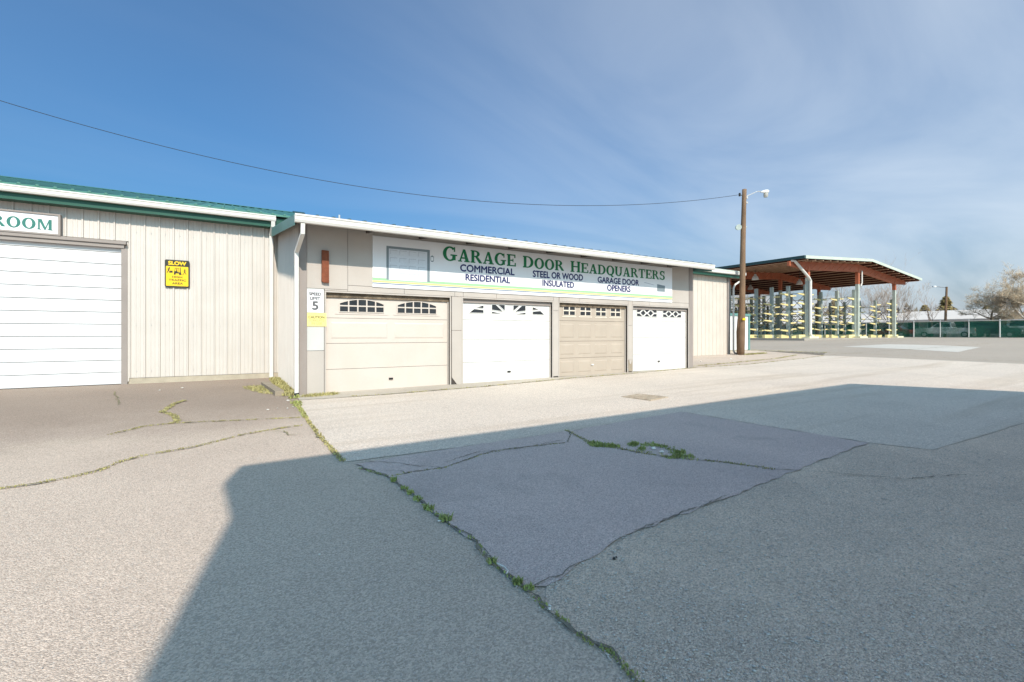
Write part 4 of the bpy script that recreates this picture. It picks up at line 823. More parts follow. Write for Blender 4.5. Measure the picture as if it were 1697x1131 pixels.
for p in (disc(0.12, 0.12, 0.13), disc(0.80, 0.13, 0.15), [(0.0, 0.22), (0.95, 0.22), (0.95, 0.38), (0.55, 0.42), (0.42, 0.58), (0.05, 0.58)], [(0.08, 0.55), (0.14, 0.55), (0.20, 1.05), (0.14, 1.05)], [(0.14, 1.0), (0.66, 1.0), (0.66, 1.06), (0.14, 1.06)], [(0.62, 0.38), (0.68, 0.38), (0.66, 1.0), (0.60, 1.0)], [(0.78, 0.25), (0.90, 0.25), (0.88, 1.2), (0.80, 1.2)], [(0.90, 0.05), (1.25, 0.02), (1.25, 0.06), (0.90, 0.12)], [(0.30, 0.58), (0.46, 0.58), (0.42, 0.82), (0.32, 0.82)], disc(0.38, 0.90, 0.07)):
    ipoly(p, fx, fz, s)
def person(ox, oz, s, mir, bend):
    f = -1 if mir else 1
    for p in (disc(0.0 + bend * .5, 1.0, 0.10), [(-.10 + bend * .3, .90), (.10 + bend * .4, .90), (.09, .48), (-.09, .48)], [(-.08, .5), (.04, .5), (-.16, 0), (-.28, 0)], [(-.03, .5), (.09, .5), (.28, 0), (.16, 0)], [(.05 + bend * .3, .86), (.10 + bend * .3, .76), (.36, .56), (.30, .64)], [(-.08 + bend * .2, .86), (-.14 + bend * .2, .76), (-.34, .52), (-.28, .64)]):
        ipoly([(f * x, z) for x, z in p], ox, oz, s)
person(-1.325, 3.14, 0.14, False, 0.25); ipoly([(0.5, .1), (1.1, .1), (1.1, .65), (0.5, .65)], -1.345, 3.14, 0.10); person(-0.97, 3.12, 0.13, True, 0.0)
part('pictogram', mb, M['txt_black'], sl)

# timber kerb lying in the corner
mb = MB().beam((0.80, 13.0, 0.29), (0.93, 10.75, 0.29), 0.17, 0.10); mb.beam((0.98, 10.85, 0.26), (1.12, 10.95, 0.26), 0.12, 0.05)
single('timber_kerb', mb, M['grey_wood'], (0.9, 11.8, 0.23), 'weathered timber lying on the ground in the corner beside the garage', 'timber')

# ------------------------------------------------------------ store building to the right behind the garage
SX1 = 23.10
st = thing('store_building', 'narrow cream ribbed building with green trim beyond the right end of the garage', 'building', (20.0, WY, ground_z(20, WY)))
part('wall', MB().box(16.0, WY + 0.03, 0.1, SX1 - 0.02, WY + 0.2, 4.70).box(SX1 - 0.2, WY + 0.2, 0.1, SX1 - 0.02, 22.0, 4.70).box(16.0, WY + 0.2, 0.1, 16.2, 22.0, 4.70).box(16.0, 22.0, 0.1, SX1 - 0.02, 22.2, 4.70), M['wall_r'], st)
shr = rib_sheet_front(W_, 0.43, 4.60, 0.022).mesh('wall_panel', M['wall_r'])
x = 22.86 - W_
while x > 16.0: place('wall_panel', shr, (x, WY, 0), st); x -= W_
part('corner_trim', MB().box(22.87, WY - 0.04, 0.40, SX1, WY + 0.10, 4.60), M['taupe'], st)
part('foundation', MB().box(16.0, WY - 0.025, 0.1, 22.868, WY + 0.029, 0.425), M['apron'], st)
part('eave_trim', MB().box(15.8, WY - 0.33, 4.54, 23.82, WY - 0.31, 4.78).box(15.8, WY - 0.309, 4.54, 23.82, WY - 0.045, 4.56), M['green_trim'], st)
part('gutter', MB().prism_x(gutter_profile(WY - 0.46, 4.83, 0.125, 0.15), 15.8, 23.90), M['gutter'], st)
zs_ = lambda y: 4.83 + 0.24 * (y - 15.0)
part('roof', MB().prism_x([(15.0, zs_(15.0)), (18.5, zs_(18.5)), (22.6, zs_(15.0)), (22.6, zs_(15.0) + .05), (18.5, zs_(18.5) + .05), (15.0, zs_(15.0) + .05)], 15.8, 23.86), M['fascia_l'], st)
part('downspout', MB().tube([(23.84, 15.02, 4.70), (23.86, 15.06, 4.52), (23.3, 15.22, 4.18), (23.22, 15.25, 4.0), (23.22, 15.25, 0.62)], 0.05, 10).tube([(23.22, 15.25, 0.64), (23.26, 15.2, 0.52), (23.42, 15.1, 0.47)], 0.05, 10), M['gutter'], st)

# white enclosure behind the pole
en = thing('white_enclosure', 'small white cabinet with green top behind the utility pole', 'enclosure', (25.4, 16.6, ground_z(25.4, 16.6)))
zb = ground_z(25.4, 16.6)
part('body', MB().box(24.0, 16.5, zb + 0.08, 26.55, 17.6, 2.60), M['white_door'], en)
part('cap', MB().box(23.95, 16.45, 2.602, 26.72, 17.65, 2.74), M['teal_trim'], en)
part('post', MB().box(26.56, 16.46, zb, 26.70, 16.60, 2.60), M['teal_trim'], en); part('post', MB().box(26.56, 17.4, zb, 26.70, 17.55, 2.60), M['galv'], en)
part('base', MB().box(23.98, 16.52, zb - 0.05, 26.5, 17.6, zb + 0.078), M['found'], en)

# ------------------------------------------------------------ utility pole with lamp
PX, PY = 22.91, 14.62
pz = ground_z(PX, PY)
up = thing('utility_pole', 'tall brown wooden utility pole with a lamp arm beside the right end of the buildings', 'utility pole', (PX, PY, pz))
top_ = (PX + 0.20, PY - 0.05, 8.85)
UPZ = 0.25
pts = [(PX + 0.20 * t + 0.02 * math.sin(t * 7), PY - 0.05 * t, pz - 0.1 + (9.20 - pz) * t) for t in [i / 12 for i in range(13)]]
part('pole', MB().tube(pts, [0.165 - 0.055 * i / 12 + random.uniform(-.004, .004) for i in range(13)], 14), M['pole'], up, smooth=True)
part('lamp_arm', MB().tube([(PX + 0.30, PY, 8.72), (PX + 0.55, PY - 0.02, 8.83), (PX + 1.34, PY - 0.05, 9.17), (PX + 1.59, PY - 0.06, 9.22), (PX + 1.79, PY - 0.06, 9.22)], 0.024, 8), M['galv'], up)
lh = part('lamp_head', MB().tube([(PX + 1.69, PY - 0.06, 9.21), (PX + 1.82, PY - 0.06, 9.23), (PX + 2.08, PY - 0.07, 9.29), (PX + 2.30, PY - 0.07, 9.32)], [0.04, 0.05, 0.09, 0.10], 10).cyl((PX + 2.20, PY - 0.07, 9.36), (PX + 2.20, PY - 0.07, 9.23), 0.03, n=8), M['lamp_white'], up)
part('lens', MB().lathe([(0.11, 0.0), (0.12, -0.12), (0.10, -0.22), (0.0, -0.24)], (PX + 2.14, PY - 0.07, 9.21), 12), M['lens'], lh)
part('bell', MB().cyl((PX - 0.22, PY - 0.02, 7.08), (PX - 0.14, PY + 0.10, 7.09), 0.15, 0.13, 16).cyl((PX + 0.30, PY - 0.05, 7.12), (PX + 0.36, PY - 0.08, 7.16), 0.05, 0.03, 8), M['rack'], up, 'round grey-green bell on the side of the pole')
part('insulator', MB().cyl((PX + 0.02, PY - 0.06, 8.75), (PX - 0.16, PY - 0.04, 8.77), 0.02, n=8).cyl((PX - 0.18, PY - 0.04, 8.69), (PX - 0.18, PY - 0.04, 8.85), 0.05, n=10), M['black'], up)
part('bracket', MB().box(PX + 0.20, PY - 0.17, 8.35, PX + 0.34, PY - 0.10, 8.45).box(PX + 0.24, PY - 0.16, 8.61, PX + 0.36, PY - 0.08, 8.73), M['galv'], up)
part('tag', MB().box(PX - 0.13, PY - 0.20, 2.25, PX + 0.08, PY - 0.155, 2.36), M['yellow'], up, 'small yellow tag on the pole')
# stump of an older pole just behind it
mb = MB().tube([(PX + 0.34, PY + 0.35, pz - 0.1), (PX + 0.36, PY + 0.36, pz + 1.2), (PX + 0.46, PY + 0.36, pz + 2.1), (PX + 0.62, PY + 0.36, 3.15)], [0.10, 0.12, 0.10, 0.05], 8)
single('pole_stub', mb, M['pole'], (PX + 0.34, PY + 0.35, pz), 'broken brown stub of an old pole leaning just behind the utility pole', 'pole stub')
# cable sagging to the left
A = Vector((PX - 0.17, PY - 0.04, 8.77)); B = Vector((-8.84, 22.96, 10.0))
pts = []
for i in range(61):
    t = i / 60; p = A.lerp(B, t); p.z -= 4 * 2.02 * t * (1 - t); pts.append(p)
cable = single('overhead_cable', MB().tube(pts, 0.011, 5), M['wire'], tuple(A), 'thin black cable sagging across the sky from the utility pole', 'cable')
# the far pole that carries its other end, beyond the left edge
t = thing('cable_pole', 'wooden pole beyond the warehouse roof carrying the far end of the cable', 'utility pole', (-8.84, 23.0, 0.3))
part('pole', MB().cyl((-8.84, 23.0, 0.2), (-8.84, 23.0, 10.3), 0.16, 0.11, 12), M['pole'], t)

# ------------------------------------------------------------ open-sided canopy
CG = ground_z(50, 25)
RX = 51.5; XL, XR = 39.7, 63.1; YF, YB = 19.8, 58.0
def crz(x): return 8.50 - (RX - x) * (8.50 - 7.80) / (RX - XL) if x < RX else 8.50 - (x - RX) * (8.50 - 7.42) / (XR - RX)
cp = thing('canopy', 'large open-sided storage canopy with red underside and green roof over the racks', 'canopy', (RX, YF, CG))
part('slab', MB().box(40.3, 20.2, 0.6, 61.2, 56, 1.20), M['slab'], cp)
part('roof', MB().prism_y([(XL, crz(XL)), (RX, 8.50), (XR, crz(XR)), (XR, crz(XR) + .06), (RX, 8.56), (XL, crz(XL) + .06)], YF, YB), M['green_roof'], cp)
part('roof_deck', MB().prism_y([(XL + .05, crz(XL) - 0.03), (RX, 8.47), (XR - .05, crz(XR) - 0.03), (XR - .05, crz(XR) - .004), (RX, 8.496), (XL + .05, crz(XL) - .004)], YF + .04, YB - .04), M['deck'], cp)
for x0, x1 in ((XL, RX), (RX, XR)):
    part('rake_fascia', MB().prism_y([(x0, crz(x0) - 0.17), (x1, crz(x1) - 0.17), (x1, crz(x1) + .075), (x0, crz(x0) + .075)], YF - 0.03, YF - 0.003), M['fascia_l'], cp)
part('eave_gutter', MB().box(XL - 0.20, YF, crz(XL) - 0.16, XL - 0.003, YB, crz(XL) + 0.07), M['dark_roof'], cp); part('eave_gutter', MB().box(XR + 0.003, YF, crz(XR) - 0.12, XR + 0.16, YB, crz(XR) + 0.07), M['fascia_l'], cp)
x = XL + 0.45
while x < XR - 0.2:
    zt = crz(x) - 0.035
    pu_ = part('purlin', MB().box(x, YF + 0.06, zt - 0.20, x + 0.03, YB - .06, zt), M['deck'], cp); part('lip', MB().box(x - 0.06, YF + 0.06, zt - 0.25, x + 0.06, YB - .06, zt - 0.201), M['purlin'], pu_); x += 1.25  # dark web and pale lip: shade and light painted in by material
frames = [21.0 + 7.3 * i for i in range(5)]
CX = (42.4, RX, 59.7)
for fy in frames:
    part('rafter', MB().prism_y([(39.4, crz(XL) - 0.62), (42.4, crz(42.4) - 0.95), (RX, 8.5 - 1.0), (RX, 8.22), (42.4, crz(42.4) - .24), (39.4, crz(XL) - 0.26)], fy - 0.10, fy + 0.10), M['red_steel'], cp)
    part('rafter', MB().prism_y([(RX + .01, 7.5), (59.7, crz(59.7) - 0.95), (62.3, crz(62.3) - 0.62), (62.3, crz(62.3) - 0.25), (59.7, crz(59.7) - .24), (RX + .01, 8.22)], fy - 0.10, fy + 0.10), M['red_steel'], cp)
    for j in range(9):
        for s0 in (40.6, 52.7):
            x = s0 + j * 1.12
            if x < 62: part('flange_brace', MB().cyl((x, fy - 0.12, crz(x) - 0.85), (x, fy - 0.75, crz(x) - 0.25), 0.022, n=5), M['red_steel'], cp)
    for k, x in enumerate(CX):
        zt = crz(x) - 0.92; zsplit = zt - 1.25 if k == 1 else zt - 0.65
        part('column', MB().box(x - 0.13, fy - 0.13, 1.0, x + 0.13, fy + 0.13, zsplit), M['grey_steel'], cp)
        part('column_head', MB().box(x - 0.14, fy - 0.14, zsplit, x + 0.14, fy + 0.14, zt + 0.3), M['red_steel'], cp)
        if fy < 22: part('column_base', MB().box(x - 0.75, fy - 0.55, 1.0, x + 0.75, fy + 0.50, 1.35).box(x - 0.55, fy - 0.75, 0.95, x + 0.95, fy - 0.56, 1.20), M['block_w'], cp)
# white rainwater pipe from the eave to the left front column
part('downspout', MB().tube([(39.6, 20.9, 7.62), (39.8, 20.7, 7.55), (42.05, 20.72, 6.35), (42.32, 20.72, 6.1), (42.32, 20.72, 1.55), (42.5, 20.66, 1.3), (43.0, 20.5, 1.15)], 0.11, 10), M['gutter'], cp)
part('downspout', MB().tube([(RX + 0.42, 20.8, 7.6), (RX + 0.42, 20.8, 6.45), (RX + 0.2, 20.8, 6.15)], 0.07, 8), M['gutter'], cp)
LG = 'pendant lamps under the canopy'
for (x, yy_, zz), lb in (((43.0, 26.0, 6.75), 'white dome lamp hanging nearest the utility pole, under the canopy'), ((53.6, 33.0, 6.95), 'farther white dome lamp low behind the pole, under the canopy'), ((50.9, 26.0, 6.75), 'white dome lamp hanging right of the middle under the canopy')):
    t = thing('pendant_lamp', lb, 'lamp', (x, yy_, zz), LG)
    part('shade', MB().lathe([(0.31, -0.02), (0.29, 0.12), (0.20, 0.32), (0.12, 0.38), (0.10, 0.52), (0.0, 0.54)], (x, yy_, zz), 16), M['lamp_white'], t, smooth=True)
    part('rod', MB().cyl((x, yy_, zz + 0.52), (x, yy_, crz(x) - 0.20), 0.02, n=6), M['brace'], t)

# ------------------------------------------------------------ cantilever racks
up_me = MB().box(-0.11, -0.13, 1.20, 0.11, 0.13, 5.82).mesh('upright', M['rack'])
up_me2 = MB().box(-0.10, -0.12, 1.20, 0.10, 0.12, 5.20).mesh('upright', M['rack'])
arm_l = MB().prism([(-0.11, -.05, -.07), (-0.11, .05, -.07), (-0.11, .05, .09), (-0.11, -.05, .09)], [(-1.25, -.05, .04), (-1.25, .05, .04), (-1.25, .05, .12), (-1.25, -.05, .12)]).mesh('arm', M['rack_arm'])
arm_r = MB().prism([(0.11, -.05, -.07), (0.11, .05, -.07), (0.11, .05, .09), (0.11, -.05, .09)], [(1.25, -.05, .04), (1.25, .05, .04), (1.25, .05, .12), (1.25, -.05, .12)]).mesh('arm', M['rack_arm'])
base_me = MB().box(-1.30, -0.12, 1.20, 1.30, 0.12, 1.50).mesh('base', M['rack_arm'])
for rx, n, um, lv, lb in ((42.6, 12, up_me, (1.95, 2.62, 3.35, 4.12, 4.92), 'row of tall cantilever racks with yellow arms under the left eave of the canopy'),
                          (51.4, 15, up_me, (1.98, 2.70, 3.40, 4.15, 4.90), 'row of cantilever racks with yellow arms under the middle of the canopy'),
                          (59.8, 15, up_me2, (1.95, 2.65, 3.30, 3.95, 4.60), 'lower row of cantilever racks with yellow arms under the right side of the canopy')):
    rk = thing('cantilever_rack', lb, 'rack', (rx, 21.2, 1.20), 'cantilever racks under the canopy')
    for i in range(n):
        y0 = 21.25 + 1.47 * i
        place('upright', um, (rx, y0, 0), rk); place('base', base_me, (rx, y0, 0), rk)
        for l in lv:
            for am in (arm_l, arm_r):
                if random.random() < 0.97: place('arm', am, (rx, y0, l + random.choice((0, 0, 0, .1, -.12))), rk)
        if i < n - 1:
            y1 = y0 + 1.47; zt = 5.1 if um is up_me else 4.5
            for z0_, z1_ in (((1.7, zt * .5 + .9), (zt * .5 + .9, zt)) if i % 2 == 0 else ((2.6, 4.2),)):
                part('brace', MB().cyl((rx, y0, z0_), (rx, y1, z1_), 0.022, n=5).cyl((rx + .04, y0, z1_), (rx + .04, y1, z0_), 0.022, n=5), M['brace'], rk)
            for zz in (zt, zt * .5 + .9):
                part('tie', MB().cyl((rx, y0, zz), (rx, y1, zz), 0.03, n=5), M['rack'], rk)

# ------------------------------------------------------------ fence along the far side
FX = 69.2
fz_ = ground_z(FX, 20)
fn = thing('chain_link_fence', 'chain link fence with green privacy mesh along the far side of the lot', 'fence', (FX, 20, fz_))
ys = [-7.0 + 2.4 * i for i in range(33)]
ys = [15.25 - 2.4 * 9 + 2.4 * i for i in range(33)]
for i, yv in enumerate(ys):
    part('post', MB().cyl((FX, yv, fz_ - 0.1), (FX, yv, fz_ + 1.98), 0.045 if i % 3 else 0.06, n=8), M['fence_post'], fn)
    if i < len(ys) - 1:
        part('mesh_screen', MB().box(FX + 0.06, yv + 0.03, fz_ + 0.06, FX + 0.066, ys[i + 1] - 0.03, fz_ + 1.78), M['screen'], fn)
part('top_rail', MB().cyl((FX - 0.02, ys[0], fz_ + 1.84), (FX - 0.02, ys[-1], fz_ + 1.84), 0.032, n=8), M['fence_post'], fn)
part('bottom_kerb', MB().box(FX - 0.12, ys[0], fz_ - 0.1, FX + 0.12, ys[-1], fz_ + 0.05), M['slab'], fn)

# ------------------------------------------------------------ houses beyond the fence
def house(name, label, x0, x1, y0, y1, zw, ridge, mw, mr, windows, axis='y', over=0.5):
    zg = ground_z((x0 + x1) / 2, y0)
    h = thing(name, label, 'house', (x0, (y0 + y1) / 2, zg))
    part('wall', MB().box(x0, y0, zg - 0.1, x1, y1, zw), M[mw], h)
    if axis == 'y':
        xm = (x0 + x1) / 2
        part('roof', MB().prism_y([(x0 - over, zw - 0.1), (xm, ridge), (x1 + over, zw - 0.1), (x1 + over, zw + .06), (xm, ridge + .16), (x0 - over, zw + .06)], y0 - over, y1 + over), M[mr], h)
        part('gable', MB().prism_y([(x0 + .02, zw), (x1 - .02, zw), (xm, ridge - .05)], y0 + .02, y1 - .02), M[mw], h)
    else:
        ym = (y0 + y1) / 2
        part('roof', MB().prism_x([(y0 - over, zw - 0.1), (ym, ridge), (y1 + over, zw - 0.1), (y1 + over, zw + .06), (ym, ridge + .16), (y0 - over, zw + .06)], x0 - over, x1 + over), M[mr], h)
        part('gable', MB().prism_x([(y0 + .02, zw), (y1 - .02, zw), (ym, ridge - .05)], x0 + .02, x1 - .02), M[mw], h)
    for wy, w, za, zb_ in windows:
        f = part('window', MB().box(x0 - 0.06, wy - w / 2 - .06, za - .06, x0 - 0.002, wy + w / 2 + .06, zb_ + .06), M['white_door'], h)
        part('pane', MB().box(x0 - 0.08, wy - w / 2, za, x0 - 0.061, wy + w / 2, zb_), M['glass_w'], f)
    return h
house('long_house', 'long low house with a pale metal roof beyond the green fence', 80.0, 88.0, 17.6, 27.5, 3.45, 4.65, 'house_wall', 'house_roof', [(19.0, 1.4, 2.2, 3.2), (21.3, 1.0, 2.2, 3.2), (23.6, 1.6, 2.2, 3.2), (26.0, 1.2, 2.2, 3.2)])
house('low_house', 'low house with pale roof seen between the racks', 81.0, 88.0, 29.0, 40.0, 3.3, 4.5, 'house_wall', 'house_roof', [(31.0, 1.4, 2.1, 3.1), (34.0, 1.4, 2.1, 3.1), (37.5, 1.4, 2.1, 3.1)])
house('brown_house', 'brown-roofed tan house at the right edge beyond the fence', 80.0, 87.0, 6.0, 15.2, 3.9, 5.4, 'tan_wall', 'brown_roof', [(9.0, 1.2, 2.2, 3.2), (12.5, 1.2, 2.2, 3.2)])
house('far_house', 'pale house far beyond the racks at the left end of the canopy', 92.0, 100.0, 46.0, 60.0, 3.6, 5.2, 'house_wall', 'house_roof', [(49.0, 1.4, 2.1, 3.1), (53.0, 1.4, 2.1, 3.1), (57.0, 1.4, 2.1, 3.1)])

# ------------------------------------------------------------ vehicles behind the fence (nose towards +Y)
def vehicle(name, label, cat, x, yc, kind, paint, flip=False):
    z = ground_z(x, yc); s = -1 if flip else 1
    t = thing(name, label, cat, (x, yc, z), 'vehicles parked behind the fence')
    P = lambda pr: [(yc + s * a, z + b) for a, b in pr]
    if kind == 'pickup':
        low = [(-2.7, .45), (2.6, .45), (2.68, .75), (2.6, 1.05), (1.3, 1.12), (0.9, 1.12), (-0.7, 1.12), (-2.7, 1.12)]; cab = [(1.25, 1.10), (0.55, 1.74), (-0.55, 1.76), (-0.75, 1.10)]
    elif kind == 'van':
        low = [(-2.5, .4), (2.4, .4), (2.5, .8), (2.1, 1.15), (-2.5, 1.15)]; cab = [(2.05, 1.12), (1.2, 2.0), (-2.35, 2.05), (-2.48, 1.12)]
    elif kind == 'suv':
        low = [(-2.25, .42), (2.2, .42), (2.28, .75), (2.15, 1.0), (1.1, 1.08), (-2.25, 1.10)]; cab = [(1.05, 1.06), (0.35, 1.72), (-1.8, 1.74), (-2.2, 1.08)]
    else:
        low = [(-2.25, .38), (2.2, .38), (2.28, .62), (2.1, .86), (1.0, .95), (-1.6, .98), (-2.25, .92)]; cab = [(0.95, .94), (0.25, 1.42), (-0.95, 1.44), (-1.65, .96)]
    part('body', MB().prism_x(P(low), x - .90, x + .90), M[paint], t)
    def taper(pr, e0, e1):
        zlo, zhi = min(b for a, b in pr), max(b for a, b in pr)
        f = lambda b: e0 + (e1 - e0) * (b - zlo) / (zhi - zlo)
        return MB().prism([(x - f(b), yc + s * a, z + b) for a, b in pr], [(x + f(b), yc + s * a, z + b) for a, b in pr])
    part('cabin', taper(cab, .86, .68), M[paint], t)
    zlo = cab[0][1]; zhi = max(b for a, b in cab); g = []
    for f0, f1 in (((0.04, 0.46), (0.52, 0.94)) if kind != 'pickup' else ((0.06, 0.50), (0.55, 0.94))):
        def lerp(fr, t_):
            a0 = cab[0][0] + (cab[-1][0] - cab[0][0]) * fr; a1 = cab[1][0] + (cab[2][0] - cab[1][0]) * fr
            return a0 + (a1 - a0) * t_
        for sx in (-1, 1):
            q = []
            for fr, t_ in ((f0, .18), (f1, .18), (f1, .86), (f0, .86)):
                w = .86 + (.68 - .86) * t_; q.append((x + sx * (w + .006), yc + s * lerp(fr, t_), z + zlo + (zhi - zlo) * t_))
            n_ = [(a + sx * .012, b, c) for a, b, c in q]; part('side_window', MB().prism(q, n_), M['glass'], t)
    for (a, b), nm in (((cab[0], cab[1]), 'windscreen'), ((cab[3], cab[2]), 'rear_window')):
        sg = s if nm == 'windscreen' else -s
        q = [(x + w * (.84 + (.68 - .84) * tt) * .92, yc + s * (a[0] + (b[0] - a[0]) * tt) + sg * .012, z + a[1] + (b[1] - a[1]) * tt + .006) for w, tt in ((-1, .14), (1, .14), (1, .9), (-1, .9))]
        part(nm, MB().prism(q, [(u, v + sg * .012, w) for u, v, w in q]), M['glass'], t)
    e = low[0][0]; fr = low[2][0]
    for wy in (e + .85, fr - .9):
        for sx in (-1, 1):
            w = part('wheel', MB().cyl((x + sx * .72, yc + s * wy, z + .34), (x + sx * .92, yc + s * wy, z + .34), .34, n=16), M['tyre'], t)
            part('rim', MB().cyl((x + sx * .915, yc + s * wy, z + .34), (x + sx * .935, yc + s * wy, z + .34), .20, n=12), M['galv'], w)
    for sx in (-1, 1):
        part('headlight', MB().box(x + sx * .62 - .18, min(yc + s * (fr - .10), yc + s * (fr + .01)), z + .66, x + sx * .62 + .18, max(yc + s * (fr - .10), yc + s * (fr + .01)), z + .82), M['headlamp'], t)
        part('tail_light', MB().box(x + sx * .74 - .12, min(yc + s * e, yc + s * (e - .02)), z + .72, x + sx * .74 + .12, max(yc + s * e, yc + s * (e - .02)), z + .95), M['tail'], t)
    return t
vehicle('pickup_truck', 'white pickup truck behind the green fence in front of the pale-roofed house', 'pickup', 73.0, 20.6, 'pickup', 'carpaint_w')
vehicle('parked_suv', 'dark parked car with tall body behind the fence, right of the white pickup', 'car', 73.4, 16.6, 'suv', 'carpaint_d', True)
vehicle('parked_car', 'silver low car behind the fence near the right edge', 'car', 73.2, 11.6, 'car', 'carpaint_g')
vehicle('parked_van', 'white van behind the fence beside the big bare trees', 'van', 76.0, 13.6, 'van', 'carpaint_w', True)
vehicle('parked_car', 'red low car behind the fence right of the canopy', 'car', 74.0, 26.4, 'car', 'carpaint_r')
vehicle('parked_suv', 'silver tall car behind the fence between the racks', 'car', 74.2, 33.0, 'suv', 'carpaint_g', True)

# far pole with lamp arm in front of the house
t = thing('lamp_pole', 'thin wooden lamp pole in front of the pale-roofed house', 'lamp pole', (75.0, 21.3, 1.19))
part('pole', MB().cyl((75.0, 21.3, 1.1), (75.1, 21.15, 7.35), 0.15, 0.11, 8), M['pole'], t)
part('lamp_arm', MB().cyl((75.1, 21.2, 7.25), (75.0, 22.3, 7.5), 0.04, n=6), M['galv'], t); part('lamp_head', MB().lathe([(0.0, 0.1), (0.2, 0.05), (0.22, -0.1), (0.0, -0.12)], (75.0, 22.3, 7.5), 8), M['lamp_white'], t)

# ------------------------------------------------------------ trees
def bare_tree(label, base, height, spread, seed, stems=1, lv=5, nb=4, mt='twig', upright=0.6, group='bare trees beyond the fence', r0=None, low=0.35):
    rnd = random.Random(seed); x, y = base; z = ground_z(x, y); t = thing('bare_tree', label, 'tree', (x, y, z), group)
    tr, br = MB(), MB(); r0 = r0 or height * 0.022
    def grow(p, d, L, r, l, first):
        pts = [p]; rs = [r]; q = p; k = 4 if l < 2 else 3 if l < 3 else 2
        for i in range(k):
            d = (d + Vector((rnd.gauss(0, .16), rnd.gauss(0, .16), rnd.gauss(0.06 * upright, .10)))).normalized(); q = q + d * (L / k); pts.append(q); rs.append(max(r * (1 - 0.62 * (i + 1) / k), 0.005))
        (tr if l == 0 else br).tube(pts, rs, 7 if l == 0 else 4 if l == 1 else 3)
        if l >= lv: return
        n = nb + rnd.choice((-1, 0, 1)) + (2 if l == 0 else 0)
        for j in range(n):
            f = rnd.uniform(low if l == 0 else 0.2, 1.0); i = min(int(f * k), k - 1); pp = pts[i].lerp(pts[i + 1], f * k - i)
            ax = Vector((rnd.gauss(0, 1), rnd.gauss(0, 1), 0.0)); ax = (ax - d * ax.dot(d)); ax = ax.normalized() if ax.length > .01 else Vector((1, 0, 0))
            nd = (d * rnd.uniform(.45, .9) + ax * spread * rnd.uniform(.6, 1.1) + Vector((0, 0, upright * .45))).normalized()
            grow(pp, nd, L * rnd.uniform(.48, .72), max(rs[i] * rnd.uniform(.40, .56), 0.006), l + 1, False)
    for s_ in range(stems):
        a = 6.283 * s_ / stems + rnd.random(); tl = 0.0 if stems == 1 else 0.42
        grow(Vector((x + .15 * math.cos(a) * (stems > 1), y + .15 * math.sin(a) * (stems > 1), z - 0.1)), Vector((tl * math.cos(a), tl * math.sin(a), 1)).normalized(), height * (0.55 if stems == 1 else 0.6), r0 if stems == 1 else r0 * .6, 0, True)
    part('trunk', tr, M['bark'], t, smooth=True); part('branches', br, M[mt], t)
    return t
def conifer(label, base, height, rad, seed):
    rnd = random.Random(seed); x, y = base; z = ground_z(x, y); t = thing('conifer_tree', label, 'tree', (x, y, z), 'conifers beyond the houses')
    part('trunk', MB().cyl((x, y, z - .1), (x, y, z + height * .95), height * .025, .02, 7), M['bark'], t)
    mb = MB()
    for i in range(2600):
        h = rnd.random() ** .8; rr = rad * min(1.0, 1.5 * (1 - h)) * (0.75 + .25 * math.sin(h * 29 + rnd.random() * 2.5)) * math.sqrt(rnd.random()) + .05; a = rnd.uniform(0, 6.283)
        c = Vector((x + rr * math.cos(a), y + rr * math.sin(a), z + height * (.10 + .90 * h) - rr * .12)); s_ = height * .035 * rnd.uniform(.6, 1.4)
        u = Vector((math.cos(a), math.sin(a), -.3)) * s_ * 1.6; v = Vector((-math.sin(a), math.cos(a), rnd.uniform(-.5, .5))) * s_ * .7
        mb.add([c - v, c + v, c + u], [(0, 1, 2)])
    part('crown', mb, M['conifer'], t)
bare_tree('big spreading bare tree with ochre twigs near the right edge', (77.2, 18.0), 6.4, .95, 11, 1, 5, 6, 'twig_gold', .5, r0=.20, low=.12)
bare_tree('tallest bare tree with a straight pale trunk at the right edge', (75.6, 14.9), 7.6, .70, 5, 1, 5, 6, 'twig_gold', .7, r0=.19, low=.15)
bare_tree('bare tree at the right edge partly out of view', (79.0, 12.6), 6.6, .8, 23, 1, 5, 4, 'twig_gold', .6, low=.2)
bare_tree('bushy many-stemmed bare tree behind the right column of the canopy', (72.4, 25.9), 6.6, .55, 31, 7, 4, 4, 'twig', .9, r0=.10, low=.3)
bare_tree('thin young bare tree in front of the pale-roofed house', (76.5, 22.9), 6.8, .7, 41, 1, 4, 4, 'twig', .8, r0=.10, low=.2)
bare_tree('faint tall bare tree rising behind the right end of the canopy roof', (112.0, 39.5), 16.0, .45, 52, 1, 4, 4, 'twig', 1.0, r0=.12)
for i, (bx_, by_, h) in enumerate([(78, 34.5, 9), (79, 44, 10), (86, 52, 11), (84, 60, 10.5), (92, 70, 12), (98, 62, 12), (90, 42, 10), (104, 88, 13), (112, 76, 13)]):
    bare_tree(['leafless tree seen through the racks at the right, behind the fence', 'leafless tree seen through the middle of the racks', 'leafless tree seen through the racks left of the middle', 'leafless tree behind the left racks', 'leafless tree far behind the left racks', 'leafless tree in front of the far pale house', 'leafless tree behind the low pale-roofed house', 'leafless tree farthest away beside the utility pole', 'leafless tree far off seen between the left racks'][i], (bx_, by_), h, .8, 60 + i, 1, 4, 5, 'twig', .6, low=.2)
conifer('bushy olive conifer behind the pale roof, right of the canopy', (92.0, 28.5), 4.9, 2.2, 1)
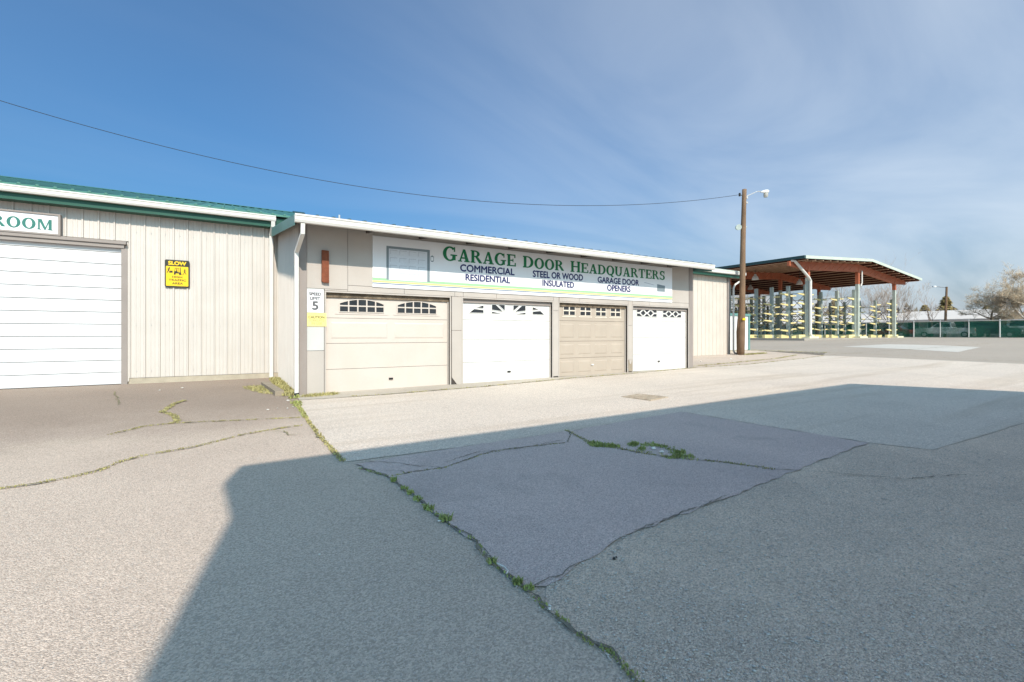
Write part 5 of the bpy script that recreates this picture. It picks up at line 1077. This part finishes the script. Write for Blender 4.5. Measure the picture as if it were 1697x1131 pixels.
conifer('second olive conifer beside the lamp pole, behind the pale roof', (93.0, 26.3), 6.1, 2.3, 2)
conifer('small rounded conifer above the right end of the pale roof', (94.0, 22.0), 4.6, 2.2, 3)
conifer('olive conifer seen under the canopy beside the middle column', (95.0, 42.5), 6.6, 2.6, 4)
# a far wood that reads as one mass
rnd = random.Random(9); mb = MB()
for i in range(9000):
    a = rnd.uniform(R(-35), R(100)); d = rnd.uniform(170, 230); x = d * math.sin(a + .1); y = d * math.cos(a + .1); h = rnd.random() ** 1.5 * (5.5 + 2 * math.sin(a * 23) + 1.5 * math.sin(a * 57)); z = ground_z(x, y) + h; s_ = rnd.uniform(.3, .9)
    th = rnd.uniform(0, 3.14); mb.add([(x - s_ * math.cos(th), y - s_ * math.sin(th), z), (x + s_ * math.cos(th), y + s_ * math.sin(th), z + .2), (x + rnd.gauss(0, .3), y + rnd.gauss(0, .3), z + s_ * 2.2)], [(0, 1, 2)])
M['far_wood'] = mat('far_wood', (0.17, 0.15, 0.12), 0.9, 0.3, 0.2)
stuff('far_wood', mb, M['far_wood'], 'far line of leafless woodland along the horizon', 'woodland')

# ------------------------------------------------------------ added roof on posts for the unseen building, left open to let skylight in
nb_ = thing('added_shade_roof', 'unseen white roof on posts, added and shaped to throw the big shadow', 'canopy', (6, -6, 0))
HR = 7.1
def up_shift(p, h): q = h / math.tan(SUN_EL); return (p[0] - q * SUN_H.x, p[1] - q * SUN_H.y)
shade = [(0.12, 5.66), (13.6, 5.72), (15.47, 3.0), (19.0, -2.0), (-1.1, -1.6), (-0.32, 2.45), (0.04, 4.30), (-0.01, 5.2)]   # outline of the shade on the ground
top_pts = [up_shift(p, HR - ground_z(*p)) for p in shade]
part('roof', MB().prism_z(top_pts, HR - 0.12, HR), M['gutter'], nb_)
for px_, py_ in ((-0.4, -4.2), (5.6, -3.6), (11.6, -3.6), (15.0, -9.4), (6.0, -9.2), (-1.4, -9.2)):
    part('post', MB().box(px_ - 0.1, py_ - 0.1, -0.3, px_ + 0.1, py_ + 0.1, HR - 0.121), M['grey_steel'], nb_)
